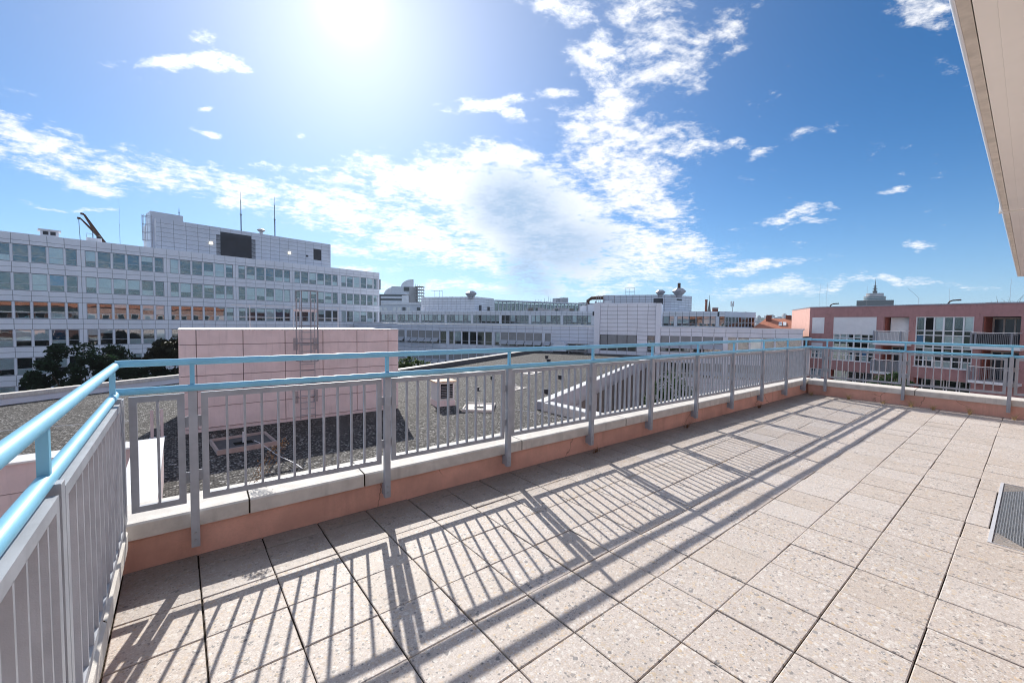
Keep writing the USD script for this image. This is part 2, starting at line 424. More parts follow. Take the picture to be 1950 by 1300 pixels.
def render_wall(name, col, speck=0.14):
    """Rough painted render with rain streaks, hairline stains and grain."""
    g = Graph()
    pos = g.add('geometry') + '.position'
    n = g.noise(pos, 2.2, 6, 0.6)
    c = g.mix(g.smooth(n, 0.3, 0.7), tuple(x * (1 - speck) for x in col), tuple(min(1, x * (1 + speck)) for x in col))
    q = g.add('mapping', {'mapping_type': 'point', 'scale': (5.0, 5.0, 0.6)}, vector=pos) + '.vector'
    c = g.mix(g.smooth(g.noise(q, 1.0, 4, 0.65), 0.5, 0.78, 0.0, 0.36), c, tuple(x * 0.52 for x in col))
    c = g.mix(g.smooth(g.noise(pos, 55.0, 3, 0.7), 0.35, 0.7, 0.0, 0.25), c, tuple(x * 0.8 for x in col))
    # hairline cracks here and there
    wv = g.vmath('add', pos, g.vmath('scale', g.noise(pos, 6.0, 3, 0.6, out='color'), scale=0.12))
    cr = g.add('voronoi_texture', {'feature': 'distance_to_edge', 'scale': 1.5}, vector=wv) + '.distance'
    here = g.math('multiply', g.math('less_than', cr, 0.006), g.smooth(g.noise(pos, 0.9, 2, 0.5), 0.52, 0.60))
    c = g.mix(g.math('multiply', here, 0.7), c, tuple(x * 0.3 for x in col))
    p = g.add('principled_bsdf', {'roughness': 0.9, 'specular_ior_level': 0.2}, base_color=c)
    b = g.add('bump', {'strength': 0.5, 'distance': 0.006}, height=g.noise(pos, 120.0, 3, 0.7)) + '.normal'
    g.links.append((b, p + '.normal'))
    return g.done('/World/Looks/' + name, surface=p + '.BSDF')

def leaf_mat(name, a, b, trans=0.35):
    g = Graph()
    r = g.add('geometry') + '.random_per_island'
    c = g.mix(r, a, b)
    d = g.add('principled_bsdf', {'roughness': 0.55, 'specular_ior_level': 0.35}, base_color=c)
    t = g.add('translucent_bsdf', color=c)
    mx = g.add('mix_closure', fac=trans, closure1=d + '.BSDF', closure2=t + '.BSDF')
    return g.done('/World/Looks/' + name, surface=mx + '.closure')

M = {
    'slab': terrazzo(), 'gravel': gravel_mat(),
    'joint': plain('joint_dirt', (0.045, 0.036, 0.028), 0.95, 0.1, var=0.4, nscale=20, bump=0.8, bscale=150),
    'coping': plain('coping_concrete', (0.66, 0.62, 0.57), 0.75, 0.3, var=0.10, nscale=7, bump=0.3, bscale=140, streak=0.30),
    'terracotta': render_wall('terracotta_render', (0.75, 0.42, 0.33)),
    'grey': plain('grey_paint', (0.365, 0.385, 0.425), 0.45, 0.5, var=0.10, nscale=8, bump=0.08, bscale=260, streak=0.14),
    'blue': plain('blue_paint', (0.215, 0.525, 0.715), 0.45, 0.45, var=0.07, nscale=6, bump=0.05, bscale=250),
    'panel': plain('pale_metal_panel', (0.775, 0.79, 0.845), 0.42, 0.5, var=0.045, nscale=0.5, streak=0.05),
    'panel_dim': plain('blue_grey_metal_panel', (0.64, 0.68, 0.76), 0.38, 0.5, var=0.05, nscale=0.6, streak=0.05),
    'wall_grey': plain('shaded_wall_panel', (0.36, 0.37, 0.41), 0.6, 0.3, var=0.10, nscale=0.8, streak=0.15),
    'kerb': plain('tray_kerb', (0.43, 0.345, 0.32), 0.85, 0.2, var=0.12, nscale=6),
    'joint_grey': plain('dark_joint', (0.075, 0.08, 0.095), 0.8, 0.2),
    'frame': plain('window_frame', (0.50, 0.52, 0.57), 0.4, 0.5),
    'white': plain('white_paint', (0.80, 0.80, 0.80), 0.45, 0.5, var=0.03, nscale=2),
    'capping': plain('white_sheet_metal', (0.78, 0.78, 0.77), 0.35, 0.5, var=0.03, nscale=3),
    'interior': plain('dim_room', (0.06, 0.065, 0.07), 0.9, 0.1, var=0.5, nscale=0.8),
    'blind': plain('pale_blind', (0.86, 0.88, 0.88), 0.85, 0.2, var=0.06, nscale=1.5),
    'blue_blind': plain('blue_blind', (0.06, 0.24, 0.50), 0.8, 0.2, var=0.05),
    'dark_blue_blind': plain('dark_blue_blind', (0.015, 0.075, 0.17), 0.8, 0.2, var=0.05),
    'glass': glass_mat('office_glass', base=0.065, tint=(0.85, 0.93, 0.97)), 'glass_clear': glass_mat('plain_glass', base=0.03),
    'awning': plain('grey_fabric', (0.30, 0.305, 0.31), 0.9, 0.15, var=0.06, nscale=2),
    'awning_flap': plain('pale_fabric', (0.44, 0.47, 0.52), 0.9, 0.15, var=0.05, nscale=2),
    'pink_panel': plain('pink_concrete_panel', (0.76, 0.635, 0.62), 0.8, 0.25, var=0.07, nscale=1.6, streak=0.22, bump=0.15, bscale=120),
    'pink_dark': plain('brown_joint', (0.13, 0.07, 0.06), 0.9, 0.1),
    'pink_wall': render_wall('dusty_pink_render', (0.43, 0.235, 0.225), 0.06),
    'pink_reveal': render_wall('brick_red_render', (0.36, 0.12, 0.09), 0.08),
    'steel': plain('galvanised_steel', (0.36, 0.36, 0.39), 0.4, 0.5, metallic=0.6, var=0.1, nscale=10),
    'light_steel': plain('pale_steel', (0.66, 0.66, 0.68), 0.45, 0.5, metallic=0.2, var=0.05, nscale=10),
    'cage': plain('cage_paint', (0.27, 0.27, 0.29), 0.5, 0.4),
    'dark': plain('dark_metal', (0.03, 0.03, 0.035), 0.5, 0.5),
    'louvre': plain('dark_louvre', (0.05, 0.053, 0.065), 0.6, 0.4, var=0.15, nscale=0.6),
    'rust': plain('rusty_metal', (0.09, 0.05, 0.035), 0.8, 0.3, var=0.25, nscale=6),
    'copper': plain('orange_lid', (0.66, 0.44, 0.28), 0.6, 0.3, var=0.15, nscale=8),  # plain orange of the lids
    'eave': plain('cream_sheet_metal', (0.86, 0.84, 0.80), 0.22, 0.5, var=0.03, nscale=2, streak=0.04),
    'eave_strip': plain('stained_metal_strip', (0.60, 0.56, 0.50), 0.5, 0.4, var=0.15, nscale=12),
    'gutter': plain('sky_tint_gutter', (0.76, 0.78, 0.82), 0.3, 0.5),  # faint blue of the reflected sky put into the gutter colour
    'bark': plain('bark', (0.09, 0.065, 0.045), 0.9, 0.2, var=0.3, nscale=6),
    'leaf_dark': leaf_mat('dark_leaves', (0.018, 0.045, 0.018), (0.065, 0.115, 0.035), 0.45),
    'leaf_red': leaf_mat('reddish_leaves', (0.03, 0.03, 0.012), (0.09, 0.04, 0.015), 0.25),
    'leaf': leaf_mat('bright_leaves', (0.07, 0.12, 0.02), (0.16, 0.20, 0.035), 0.4),
    'leaf_mid': leaf_mat('garden_leaves', (0.03, 0.07, 0.02), (0.12, 0.13, 0.03), 0.35),
    'straw': leaf_mat('dry_grass', (0.50, 0.37, 0.20), (0.66, 0.52, 0.32), 0.35),
    'twig': leaf_mat('brown_weed', (0.18, 0.09, 0.04), (0.30, 0.16, 0.07), 0.2),
    'tiles': plain('red_roof_tiles', (0.54, 0.215, 0.135), 0.85, 0.2, var=0.15, nscale=1.2),
    'brick': plain('chimney_brick', (0.26, 0.09, 0.06), 0.9, 0.2, var=0.15, nscale=2),
    'ground': plain('city_ground', (0.11, 0.115, 0.10), 0.95, 0.1, var=0.3, nscale=0.02),
    'yard': plain('courtyard_paving', (0.22, 0.215, 0.21), 0.9, 0.2, var=0.15, nscale=0.6),
    'house': plain('far_house_wall', (0.40, 0.40, 0.42), 0.9, 0.2, var=0.2, nscale=0.1),
    'far_glass': plain('far_windows', (0.05, 0.07, 0.09), 0.15, 0.6),
    'hill': plain('wooded_hill', (0.045, 0.065, 0.045), 0.95, 0.1, var=0.4, nscale=0.02),
    'green_glass': plain('green_tower_glass', (0.05, 0.15, 0.18), 0.2, 0.6),
    'slate': plain('spire_slate', (0.05, 0.07, 0.08), 0.6, 0.4),
    'board': plain('grey_wooden_boards', (0.16, 0.145, 0.135), 0.85, 0.2, var=0.2, nscale=4, streak=0.2),
    'soil': plain('grey_slate_slab', (0.10, 0.10, 0.105), 0.8, 0.3, var=0.2, nscale=4),
    'grate': plain('galvanised_grate', (0.52, 0.53, 0.54), 0.45, 0.5, metallic=0.5, var=0.1, nscale=20),
    'pit': plain('dark_pit', (0.012, 0.012, 0.012), 0.9, 0.1),
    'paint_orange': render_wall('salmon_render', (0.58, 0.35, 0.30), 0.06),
}
def lamp_mat():
    g = Graph()
    e = g.add('emission', {'color': (1.0, 0.86, 0.55), 'strength': 3.0})
    return g.done('/World/Looks/lit_lamp', surface=e + '.emission')
M['lamp'] = lamp_mat()
# ------------------------------------------------------------------ the roof terrace
SX, SY = 0.0102, 0.0029                       # the fall of the paving
def zf(x, y): return SX * x + SY * y
A = Fr(0.0, 3.6935, -1.712)                   # front parapet line, seen from inside
XB, XL = 11.62, -0.30
GZ = 1.7234 - 4.45                            # gravel roof below

# paving: one slab at a time
terrace = thing('terrace_floor', kind='structure')
tx0, ty0, T = 1.2808, 2.3152, 0.4
GAP = 0.0068
area = Polygon([(-0.42, -1.3), (11.74, -1.3), (11.74, 3.40), (-0.42, 3.74)])
slabs = []
for j in range(-6, 28):
    for k in range(-5, 12):
        x0, x1 = tx0 + j * T, tx0 + (j + 1) * T
        y1, y0 = ty0 - k * T, ty0 - (k + 1) * T
        cell = sbox(x0, y0, x1, y1).intersection(area)
        if cell.is_empty or cell.area < 0.004:
            continue
        if cell.intersects(sbox(4.93, -0.55, 6.87, 0.172)):
            cell = cell.difference(sbox(4.925, -0.55, 6.875, 0.178))
            if cell.is_empty or cell.area < 0.004 or cell.geom_type != 'Polygon':
                continue
        lift, tl, tm = nrg.normal(0, 0.0008), nrg.normal(0, 0.0022), nrg.normal(0, 0.0022)
        jx, jy = nrg.normal(0, 0.0012), nrg.normal(0, 0.0012)
        bx0, by0, bx1, by1 = cell.bounds
        q = np.array(cell.intersection(sbox(bx0 + 0.0044, by0 + 0.0026, bx1 - 0.0044, by1 - 0.0026)).exterior.coords)[:-1]
        if Polygon(q).exterior.is_ccw is False:
            q = q[::-1]
        cx_, cy_ = q.mean(0)
        inner = np.array([(cx_ + (x - cx_) * (1 - 0.004 / max(0.05, abs(x - cx_))), cy_ + (y - cy_) * (1 - 0.004 / max(0.05, abs(y - cy_)))) for x, y in q])
        n = len(q)
        def zt(pt, dz): return zf(pt[0], pt[1]) + lift + dz + tl * (pt[0] - cx_) / 0.4 + tm * (pt[1] - cy_) / 0.4
        v = [(x + jx, y + jy, zt((x, y), -0.045)) for x, y in q] + [(x + jx, y + jy, zt((x, y), -0.003)) for x, y in q] + [(x + jx, y + jy, zt((x, y), 0.0)) for x, y in inner]
        f = []
        for a in range(n):
            b = (a + 1) % n
            f += [[a, b, n + b], [a, n + b, n + a], [n + a, n + b, 2 * n + b], [n + a, 2 * n + b, 2 * n + a]]
        for a in range(1, n - 1):
            f.append([2 * n, 2 * n + a, 2 * n + a + 1])
        mb = MB().raw(v, f)
        inview = cy_ > -0.35 - 0.0 * cx_ and not (cx_ < 2.2 and cy_ < 0.0) and (cx_ + 0.75 * cy_) > 1.2
        slabs.append((inview, mb))
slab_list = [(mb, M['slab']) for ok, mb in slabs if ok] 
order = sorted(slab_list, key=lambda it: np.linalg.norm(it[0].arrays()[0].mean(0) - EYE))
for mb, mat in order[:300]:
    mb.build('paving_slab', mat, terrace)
rest = MB()
for mb, _ in order[300:]:
    rest.raw(*mb.arrays())
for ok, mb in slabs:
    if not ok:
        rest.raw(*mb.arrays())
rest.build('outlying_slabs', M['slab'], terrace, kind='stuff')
bed = MB()
for x0, y0, x1, y1 in ((-0.44, -1.4, 4.928, 3.76), (6.872, -1.4, 11.76, 3.42), (4.928, 0.174, 6.872, 3.5), (4.928, -1.4, 6.872, -0.524)):
    bed.hexa(np.array([(x, y, zf(x, y) - dz) for dz in (0.20, 0.011) for x, y in ((x0, y0), (x1, y0), (x1, y1), (x0, y1))]))
bed.build('paving_bed', M['joint'], terrace)

# moss and grit tufts in the joints
# parapets: rendered upstand and concrete coping stones
def parapet(label, fr, s0, s1, joints, zoff, name='parapet_wall', face=-0.035, lip=0.0):
    t = thing(name, label, 'parapet', at=fr((s0 + s1) / 2, -0.2, GZ))
    MB(fr).slopebox(s0, s1, -0.34, face, (GZ - 0.3, zoff(s0) + 0.222), (GZ - 0.3, zoff(s1) + 0.222)).build('rendered_upstand', M['terracotta'], t)
    cuts = [s0] + joints + [s1]
    for a, b in zip(cuts[:-1], cuts[1:]):
        a2, b2 = (a + (0.006 if a != s0 else 0)), (b - (0.006 if b != s1 else 0))
        c = 0.012
        P = []
        prof = [(-0.40, 0.222), (-0.012 + lip, 0.222), (-0.012 + lip, 0.322), (-0.024 + lip, 0.334), (-0.388, 0.345), (-0.40, 0.333)]
        for s in (a2, b2):
            P.append(fr(s, np.array([p_[0] for p_ in prof]), np.array([p_[1] + zoff(s) for p_ in prof])))
        n = len(prof)
        f = []
        for i in range(n):
            k2 = (i + 1) % n
            f += [[i, k2, n + k2], [i, n + k2, n + i]]
        for i in range(1, n - 1):
            f += [[0, i + 1, i], [n, n + i, n + i + 1]]
        f = np.array(f)
        MB().raw(np.vstack(P), f).build('coping_stone', M['coping'], t)
        if b != s1:
            MB(fr).slopebox(b - 0.0055, b + 0.0055, -0.395, -0.018 + lip, (zoff(b) + 0.225, zoff(b) + 0.330), (zoff(b) + 0.225, zoff(b) + 0.330)).build('mortar_joint', M['joint'], t)
    return t
zA = lambda s: zf(s, 3.69 - 0.03 * s)
fpar = parapet('terracotta parapet with pale stone coping under the long front railing', A, -0.72, 11.98, [0.40, 1.27, 3.05, 4.92, 6.84, 8.75, 10.6], zA)
B = Fr(XB, 3.32, -90.0)                       # right parapet, s runs towards the viewer
zB = lambda s: zf(XB, 3.32 - s)
rpar = parapet('terracotta parapet with pale coping closing the far right end of the terrace', B, 0.0, 4.6, [1.83, 3.7], zB)
L = Fr(XL, 0.0, 90.0)
zL = lambda s: zf(XL, s)
lpar = parapet('narrow left parapet under the railing nearest the viewer', L, -1.3, 3.62, [0.6, 2.6], zL, face=-0.075, lip=0.030)

# ------------------------------------------------------------------ railings
R_TUBE = 0.0235
def railing(label, fr, s0, s1, posts, zoff, nbars, ztop=1.432, zmid=1.252, zpan=1.195, nb_short=None, end_tubes=True, lift=0.42, off=0.0, blue_depth=0.0135, post_low=0.105, solid=False, bar=(0.007, 0.014), post_n=0.0, plate=True, pan_n=-0.035, fd=0.012, ext=0.0, mid_n=0.0):
    t = thing('terrace_railing', label, 'railing', at=fr((s0 + s1) / 2, 0, 0.0))
    MB().tube([fr(s0 - ext, off, ztop - R_TUBE), fr(s1, off, ztop - R_TUBE)], R_TUBE, 16).build('top_rail', M['blue'], t, smooth=40)
    MB().tube([fr(s0 - ext, off + mid_n, zmid - R_TUBE), fr(s1, off + mid_n, zmid - R_TUBE)], R_TUBE, 16).build('middle_rail', M['blue'], t, smooth=40)
    for p in posts:
        po = MB(fr).chamfer(p - 0.025, p + 0.025, post_n - 0.02, post_n + 0.028, zoff(p) + post_low, 1.222, 0.002)
        po = po.build('post', M['grey'], t)
        if plate:
            for zz in (0.05, 0.10):
                zb_ = zoff(p) + post_low + zz
                MB().tube([fr(p, post_n + 0.0275, zb_), fr(p, post_n + 0.034, zb_)], 0.0075, 6).build('bolt', M['steel'], po)
        MB(fr).box(p - 0.0135, p + 0.0135, off - blue_depth, off + blue_depth, 1.222, zmid - 2 * R_TUBE + 0.006).box(p - 0.0135, p + 0.0135, off - blue_depth, off + blue_depth, zmid - 0.004, ztop - 2 * R_TUBE + 0.006).build('rail_support', M['blue'], po)
        if plate: MB(fr).box(p - 0.02, p + 0.02, -0.036, post_n - 0.0205, zoff(p) + post_low + 0.012, zoff(p) + 0.212).build('fixing_plate', M['grey'], po)
    cuts = sorted(posts)
    spans = list(zip([s0] + cuts, cuts + [s1]))
    for i, (a, b) in enumerate(spans):
        la = a + (0.046 if a in cuts else 0.012)
        lb = b - (0.046 if b in cuts else 0.012)
        if lb - la < 0.12:
            continue
        n = nbars if (b - a) > 0.9 else max(1, round(nbars * (lb - la) / 1.25) - 0)
        if (b - a) < 0.6: n = max(1, int(nbars * (lb - la) / 1.45))
        zb = zoff((a + b) / 2) + lift
        w, d0, d1 = 0.040, pan_n - fd, pan_n + fd
        fm = MB(fr)
        fm.box(la, la + w, d0, d1, zb, zpan).box(lb - w, lb, d0, d1, zb, zpan)
        fm.box(la + w, lb - w, d0, d1, zpan - w, zpan).box(la + w, lb - w, d0, d1, zb, zb + w)
        pn = fm.build('infill_panel', M['grey'], t)
        for q in range(n):
            c = la + w + (lb - la - 2 * w) * (q + 1) / (n + 1)
            MB(fr).box(c - bar[0], c + bar[0], pan_n - bar[1], pan_n + bar[1], zb + w - 0.002, zpan - w + 0.002).build('bar', M['grey'], pn)
        for c, e in ((a, la), (b, lb)):
            if c in cuts:
                for zz in (zb + 0.14, zpan - 0.24):
                    lo, hi = min(c + 0.024 * np.sign(e - c), e), max(c + 0.024 * np.sign(e - c), e)
                    MB(fr).box(lo, hi, pan_n - 0.005, pan_n + 0.005, zz, zz + 0.075).build('bracket', M['grey'], pn)
    return t
frail = railing('long blue and grey railing along the front edge of the terrace', A, -0.275, 11.62, [0.07, 1.452, 2.81, 4.14, 5.41, 6.66, 7.88, 9.11, 10.29, 11.34], zA, 10, ext=0.045, ztop=1.446, zmid=1.266, zpan=1.203, post_n=0.04, off=0.045, mid_n=0.02, pan_n=0.028)
rrail = railing('blue and grey railing at the far right, in front of the pink flats', Fr(XB, 3.36, -90.0), 0.0, 4.6, [0.38, 1.70, 3.10, 4.45], lambda s: zf(XB, 3.36 - s), 10, lift=0.42, post_n=0.02, off=0.02, pan_n=0.0)
lrail = railing('railing nearest the viewer, its pale blue tubes running along the left edge', L, -1.2, 3.70, [-0.95, 0.44, 1.83, 3.50], zL, 11, off=-0.022, lift=0.375, bar=(0.007, 0.020), post_low=0.335, plate=False, pan_n=-0.006, fd=0.02, post_n=-0.012)

# floor grating set into the slabs
gt = thing('floor_grating', 'galvanised steel floor grating set into the slabs at the right edge', 'grating', at=(5.9, -0.2, zf(5.9, -0.2)))
zg = lambda x, y: zf(x, y)
gx0, gx1, gy0, gy1 = 4.93, 6.87, -0.52, 0.172
def gslab(x0, x1, y0, y1, dz0, dz1):
    v = [(x, y, zg(x, y) + dz) for dz in (dz0, dz1) for x, y in ((x0, y0), (x1, y0), (x1, y1), (x0, y1))]
    return MB().hexa(v)
fm = gslab(gx0, gx0 + 0.006, gy0, gy1, -0.04, 0.006)
for a in ((gx1 - 0.006, gx1, gy0, gy1), (gx0 + 0.006, gx1 - 0.006, gy0, gy0 + 0.006), (gx0 + 0.006, gx1 - 0.006, gy1 - 0.022, gy1)):
    fm.raw(*gslab(*a, -0.04, 0.006).arrays())
fm.build('frame', M['light_steel'], gt)
mesh_bars = MB()
for i in range(1, 62):
    x = gx0 + i * (gx1 - gx0) / 62
    mesh_bars.raw(*gslab(x - 0.0022, x + 0.0022, gy0 + 0.006, gy1 - 0.022, -0.028, 0.001).arrays())
for i in range(1, 44):
    y = gy0 + i * (gy1 - 0.02 - gy0) / 44
    mesh_bars.raw(*gslab(gx0 + 0.006, gx1 - 0.006, y - 0.0018, y + 0.0018, -0.014, -0.001).arrays())
mesh_bars.build('grid_bars', M['grate'], gt, kind='stuff')
gslab(gx0, gx1, gy0, gy1, -0.10, -0.075).build('tray', M['pit'], gt)

# a leaf, a plant stem and dry weeds
def blade(base, dirv, h, w, bend, seg=4):
    base = np.array(base, float); dirv = np.array(dirv, float)
    side = np.array([-dirv[1], dirv[0], 0.0])
    v, f = [], []
    for i in range(seg + 1):
        t = i / seg
        p = base + dirv * (bend * t * t) + np.array([0, 0, h * (t - 0.25 * t * t)])
        ww = w * (1 - t) + 0.0004
        v += [p - side * ww, p + side * ww]
    for i in range(seg):
        a = 2 * i
        f += [[a, a + 1, a + 3], [a, a + 3, a + 2]]
    return np.array(v), np.array(f)
def weed(x, y, h, n, mat, label, spread=0.05, name='dry_weed', cat='weed'):
    mb = MB()
    for i in range(n):
        a = rng.uniform(0, 2 * math.pi)
        r = rng.uniform(0, spread)
        bx, by = x + r * math.cos(a), y + r * math.sin(a) * 0.4
        hh = 1.5 * h * rng.uniform(0.45, 1.0)
        v, f = blade((bx, by, zf(bx, by) - 0.004), (math.cos(a), math.sin(a), 0), hh, 0.0035, hh * rng.uniform(0.1, 0.8))
        mb.raw(v, f)
        if rng.random() < 0.6:
            tip = v[-1]
            for q in range(3):
                o = np.array([rng.gauss(0, 0.006), rng.gauss(0, 0.006), rng.gauss(0, 0.008)])
                mb.raw([tip + o, tip + o + [0.004, 0, 0.003], tip + o + [0, 0.004, 0.007]], [[0, 1, 2]])
    return mb.build(name, mat, '/World', label=label, cat=cat, group='dry weeds along the parapet foot')
WEEDS = [(11.45, 3.2, .10, 16, 'straw', 'dry yellow weed in the far corner where the two parapets meet'), (11.5, 2.52, .12, 16, 'straw', 'straw coloured weed by the first post of the right parapet'),
         (11.52, 1.95, .09, 12, 'straw', 'small dry weed between the first two posts of the right parapet'), (11.53, 1.52, .15, 18, 'straw', 'tall dry weed just right of the second post of the right parapet'),
         (11.5, 1.2, .10, 22, 'straw', 'bushy dry weed near the coping joint of the right parapet'), (11.52, 0.72, .12, 20, 'straw', 'dry weed tuft below the middle of the right parapet'),
         (11.52, 0.18, .11, 10, 'straw', 'thin dry weed at the right edge by the last post in view'), (8.95, 3.36, .07, 14, 'twig', 'brown weed against the front parapet at the eighth post'),
         (6.35, 3.44, .08, 10, 'twig', 'dark weed against the front parapet beneath the sixth post'), (4.2, 3.5, .06, 10, 'twig', 'low brown weed against the front parapet beneath the fourth post')]
for x, y, h, n, mt, lb in WEEDS:
    weed(x, y, h, 2 * n + 8, M[mt], lb, spread=0.08)
# roots and chaff lying in the joints (uncounted)
chaff = MB()
def chaff_at(x, y, n, sp, h=0.012):
    for i in range(n):
        a = rng.uniform(0, 2 * math.pi)
        bx, by = x + rng.gauss(0, sp), y + rng.gauss(0, 0.006)
        l = rng.uniform(0.01, 0.035)
        z = zf(bx, by) + 0.001
        p0 = np.array([bx, by, z]); p1 = p0 + [l * math.cos(a), l * math.sin(a), rng.uniform(0, h)]
        s = np.array([-math.sin(a), math.cos(a), 0]) * 0.0011
        chaff.raw([p0 - s, p0 + s, p1], [[0, 1, 2]])
for (x, y, n) in [(2.48, 2.715, 40), (2.9, 2.715, 40), (3.3, 2.715, 60), (1.7, 2.715, 30), (3.9, 2.715, 60), (4.5, 2.715, 50), (5.2, 2.315, 60), (5.7, 2.715, 60), (6.2, 2.315, 60), (4.9, 2.315, 50), (7.4, 2.715, 40), (3.6, 2.315, 25), (8.2, 2.315, 30), (3.1, 3.115, 40), (10.8, 2.9, 40)]:
    chaff_at(x, y, n, 0.09)
for i in range(420):
    x = rng.uniform(0.2, 11.4)
    chaff_at(x, 3.66 - 0.0299 * x + rng.gauss(0, 0.02) - 0.03, 1, 0.02)
chaff.build('dry_chaff', M['straw'], '/World', label='dry straw and moss caught in the joints of the paving', cat='chaff', kind='stuff')

# the roof overhang at the upper right
ev = thing('roof_eave', 'cream metal roof overhang with a pale gutter edge at the upper right', 'roof eave', at=(6.0, -1.0, 2.6))
def sweep(prof, x0, x1, name, mat, smooth=30, tilt=0.0066):
    P = np.array(prof)
    n = len(P)
    v = np.vstack([np.column_stack([np.full(n, x), P[:, 0] + tilt * (x - 1.6), P[:, 1]]) for x in (x0, x1)])
    f = []
    for i in range(n):
        k2 = (i + 1) % n
        f += [[i, n + k2, k2], [i, n + i, n + k2]]
    tri = trimesh.creation.triangulate_polygon(Polygon(P), engine='earcut')
    tf = np.array(tri[1]); tv = np.array(tri[0])
    base = len(v)
    v = np.vstack([v, np.column_stack([np.full(len(tv), x0), tv[:, 0] + tilt * (x0 - 1.6), tv[:, 1]]), np.column_stack([np.full(len(tv), x1), tv[:, 0] + tilt * (x1 - 1.6), tv[:, 1]])])
    f = np.vstack([np.array(f), tf + base, tf[:, ::-1] + base + len(tv)])
    return MB().raw(v, f).build(name, mat, ev, smooth=smooth)
gut = [(0.177, 2.600)] + [(0.177 + 0.012 * math.sin(a), 2.612 - 0.012 * math.cos(a)) for a in np.linspace(0.25, math.pi / 2, 6)] + [(0.189, 2.74), (0.16, 2.74), (0.16, 2.61), (0.1765, 2.602)]
sweep(gut, -6.0, 4.885, 'gutter', M['gutter'])
sweep(gut, 4.895, 11.11, 'gutter', M['gutter'])
sweep([(0.1762, 2.601), (0.159, 2.609), (0.159, 2.74), (0.150, 2.74), (0.150, 2.601)], -6.0, 11.11, 'drip_strip', M['eave_strip'], smooth=False)
sweep([(0.1475, 2.600), (0.1475, 2.74), (0.105, 2.74), (0.105, 2.600)], -6.0, 11.11, 'edge_sheet', M['eave'], smooth=False)
sweep([(0.1047, 2.5995), (0.1047, 2.75), (-1.45, 2.75), (-1.45, 2.56)], -6.0, 4.885, 'soffit_sheet', M['eave'], smooth=False)
sweep([(0.1047, 2.5995), (0.1047, 2.75), (-1.45, 2.75), (-1.45, 2.56)], 4.895, 11.11, 'soffit_sheet', M['eave'], smooth=False)
sweep([(0.20, 2.595), (0.20, 2.752), (-1.45, 2.757), (-1.45, 2.552), (0.0, 2.590)], 4.872, 4.908, 'joint_clip', M['eave'], smooth=False)
sweep([(0.19, 2.75), (0.12, 2.85), (-3.2, 3.9), (-3.2, 2.75)], -6.0, 11.11, 'roof_covering', M['slate'], smooth=False)
# ------------------------------------------------------------------ gravel roof one storey below
MF = Fr(48.1, 40.3, -60.0)                    # the line of the courtyard wing's wall
def mpt(s, n=0.0): return MF(s, n, 0.0)[:2]
well_c = np.array([14.30, 15.92])
well_far = np.array([39.57, 27.28])
dw = (well_far - well_c) / np.linalg.norm(well_far - well_c)
nM = np.array([MF.n[0], MF.n[1]])
tt = np.dot(MF.o[:2] - well_c, nM) / np.dot(dw, nM)
well_end = well_c + dw * tt
e1 = np.array([16.4, 34.4]); e_dir = np.array([math.cos(math.radians(26.9)), math.sin(math.radians(26.9))])
te = np.dot(MF.o[:2] - e1, nM) / np.dot(e_dir, nM)
edge_end = e1 + e_dir * te
roof_outline = [(-60, 3.9), (14.42, 3.75), tuple(well_c + [0.12, 0.0]), tuple(well_end), tuple(edge_end), tuple(e1), (7.5, 29.9), (3.0, 38.9), (-2.4, 35.5), (-7.15, 32.25), (-40, 9.6)]
shaft = sbox(-9.0, 8.2, -0.95, 14.40)
roof_poly = Polygon(roof_outline).buffer(0).difference(shaft)
roof = thing('gravel_roof', kind='structure', at=(5, 18, GZ))
MB().poly(roof_poly, GZ - 0.4, GZ).build('gravel_bed', M['gravel'], roof)
# edge upstands of the roof
def upstand(label, pts, w, h, mat_top, mat_side, name='roof_parapet', sheet=3.0, zb=GZ - 0.3, over=0.02, ch=0.038):
    t = thing(name, label, 'parapet', at=(pts[0][0], pts[0][1], GZ))
    for a, b in zip(pts[:-1], pts[1:]):
        a, b = np.array(a, float), np.array(b, float)
        ln = np.linalg.norm(b - a)
        fr = Fr(a[0], a[1], math.degrees(math.atan2(b[1] - a[1], b[0] - a[0])))
        MB(fr).box(0, ln, over, w - over, zb, GZ + h - ch - 0.002).build('upstand', mat_side, t)
        k = max(1, int(round(ln / sheet)))
        for i in range(k):
            MB(fr).slopebox(ln * i / k + 0.004, ln * (i + 1) / k - 0.004, 0, w, (GZ + h - ch, GZ + h), (GZ + h - ch, GZ + h)).build('capping', mat_top, t)
    return t
upstand('low grey upstand with pale capping at the left far edge of the gravel roof', [(-40, 9.6), (-7.15, 32.25), (-2.4, 35.5), (3.0, 38.9)], 0.5, 0.55, M['coping'], M['panel'], ch=0.22, over=0.05)
upstand('low upstand with pale capping running away to the courtyard wing', [(7.5, 29.9), tuple(e1), tuple(edge_end - e_dir * 0.2)], 0.75, 0.44, M['coping'], M['soil'])
upstand('white capped edge of the gravel roof above the inner courtyard', [tuple(well_end - dw * 0.1), tuple(well_c)], -0.50, 0.42, M['capping'], M['wall_grey'], name='courtyard_edge')
upstand('short white capped edge of the gravel roof on the near side of the inner courtyard', [tuple(well_c + [0.03, -0.62]), (14.42, 4.2)], -0.55, 0.42, M['capping'], M['coping'], name='courtyard_edge')
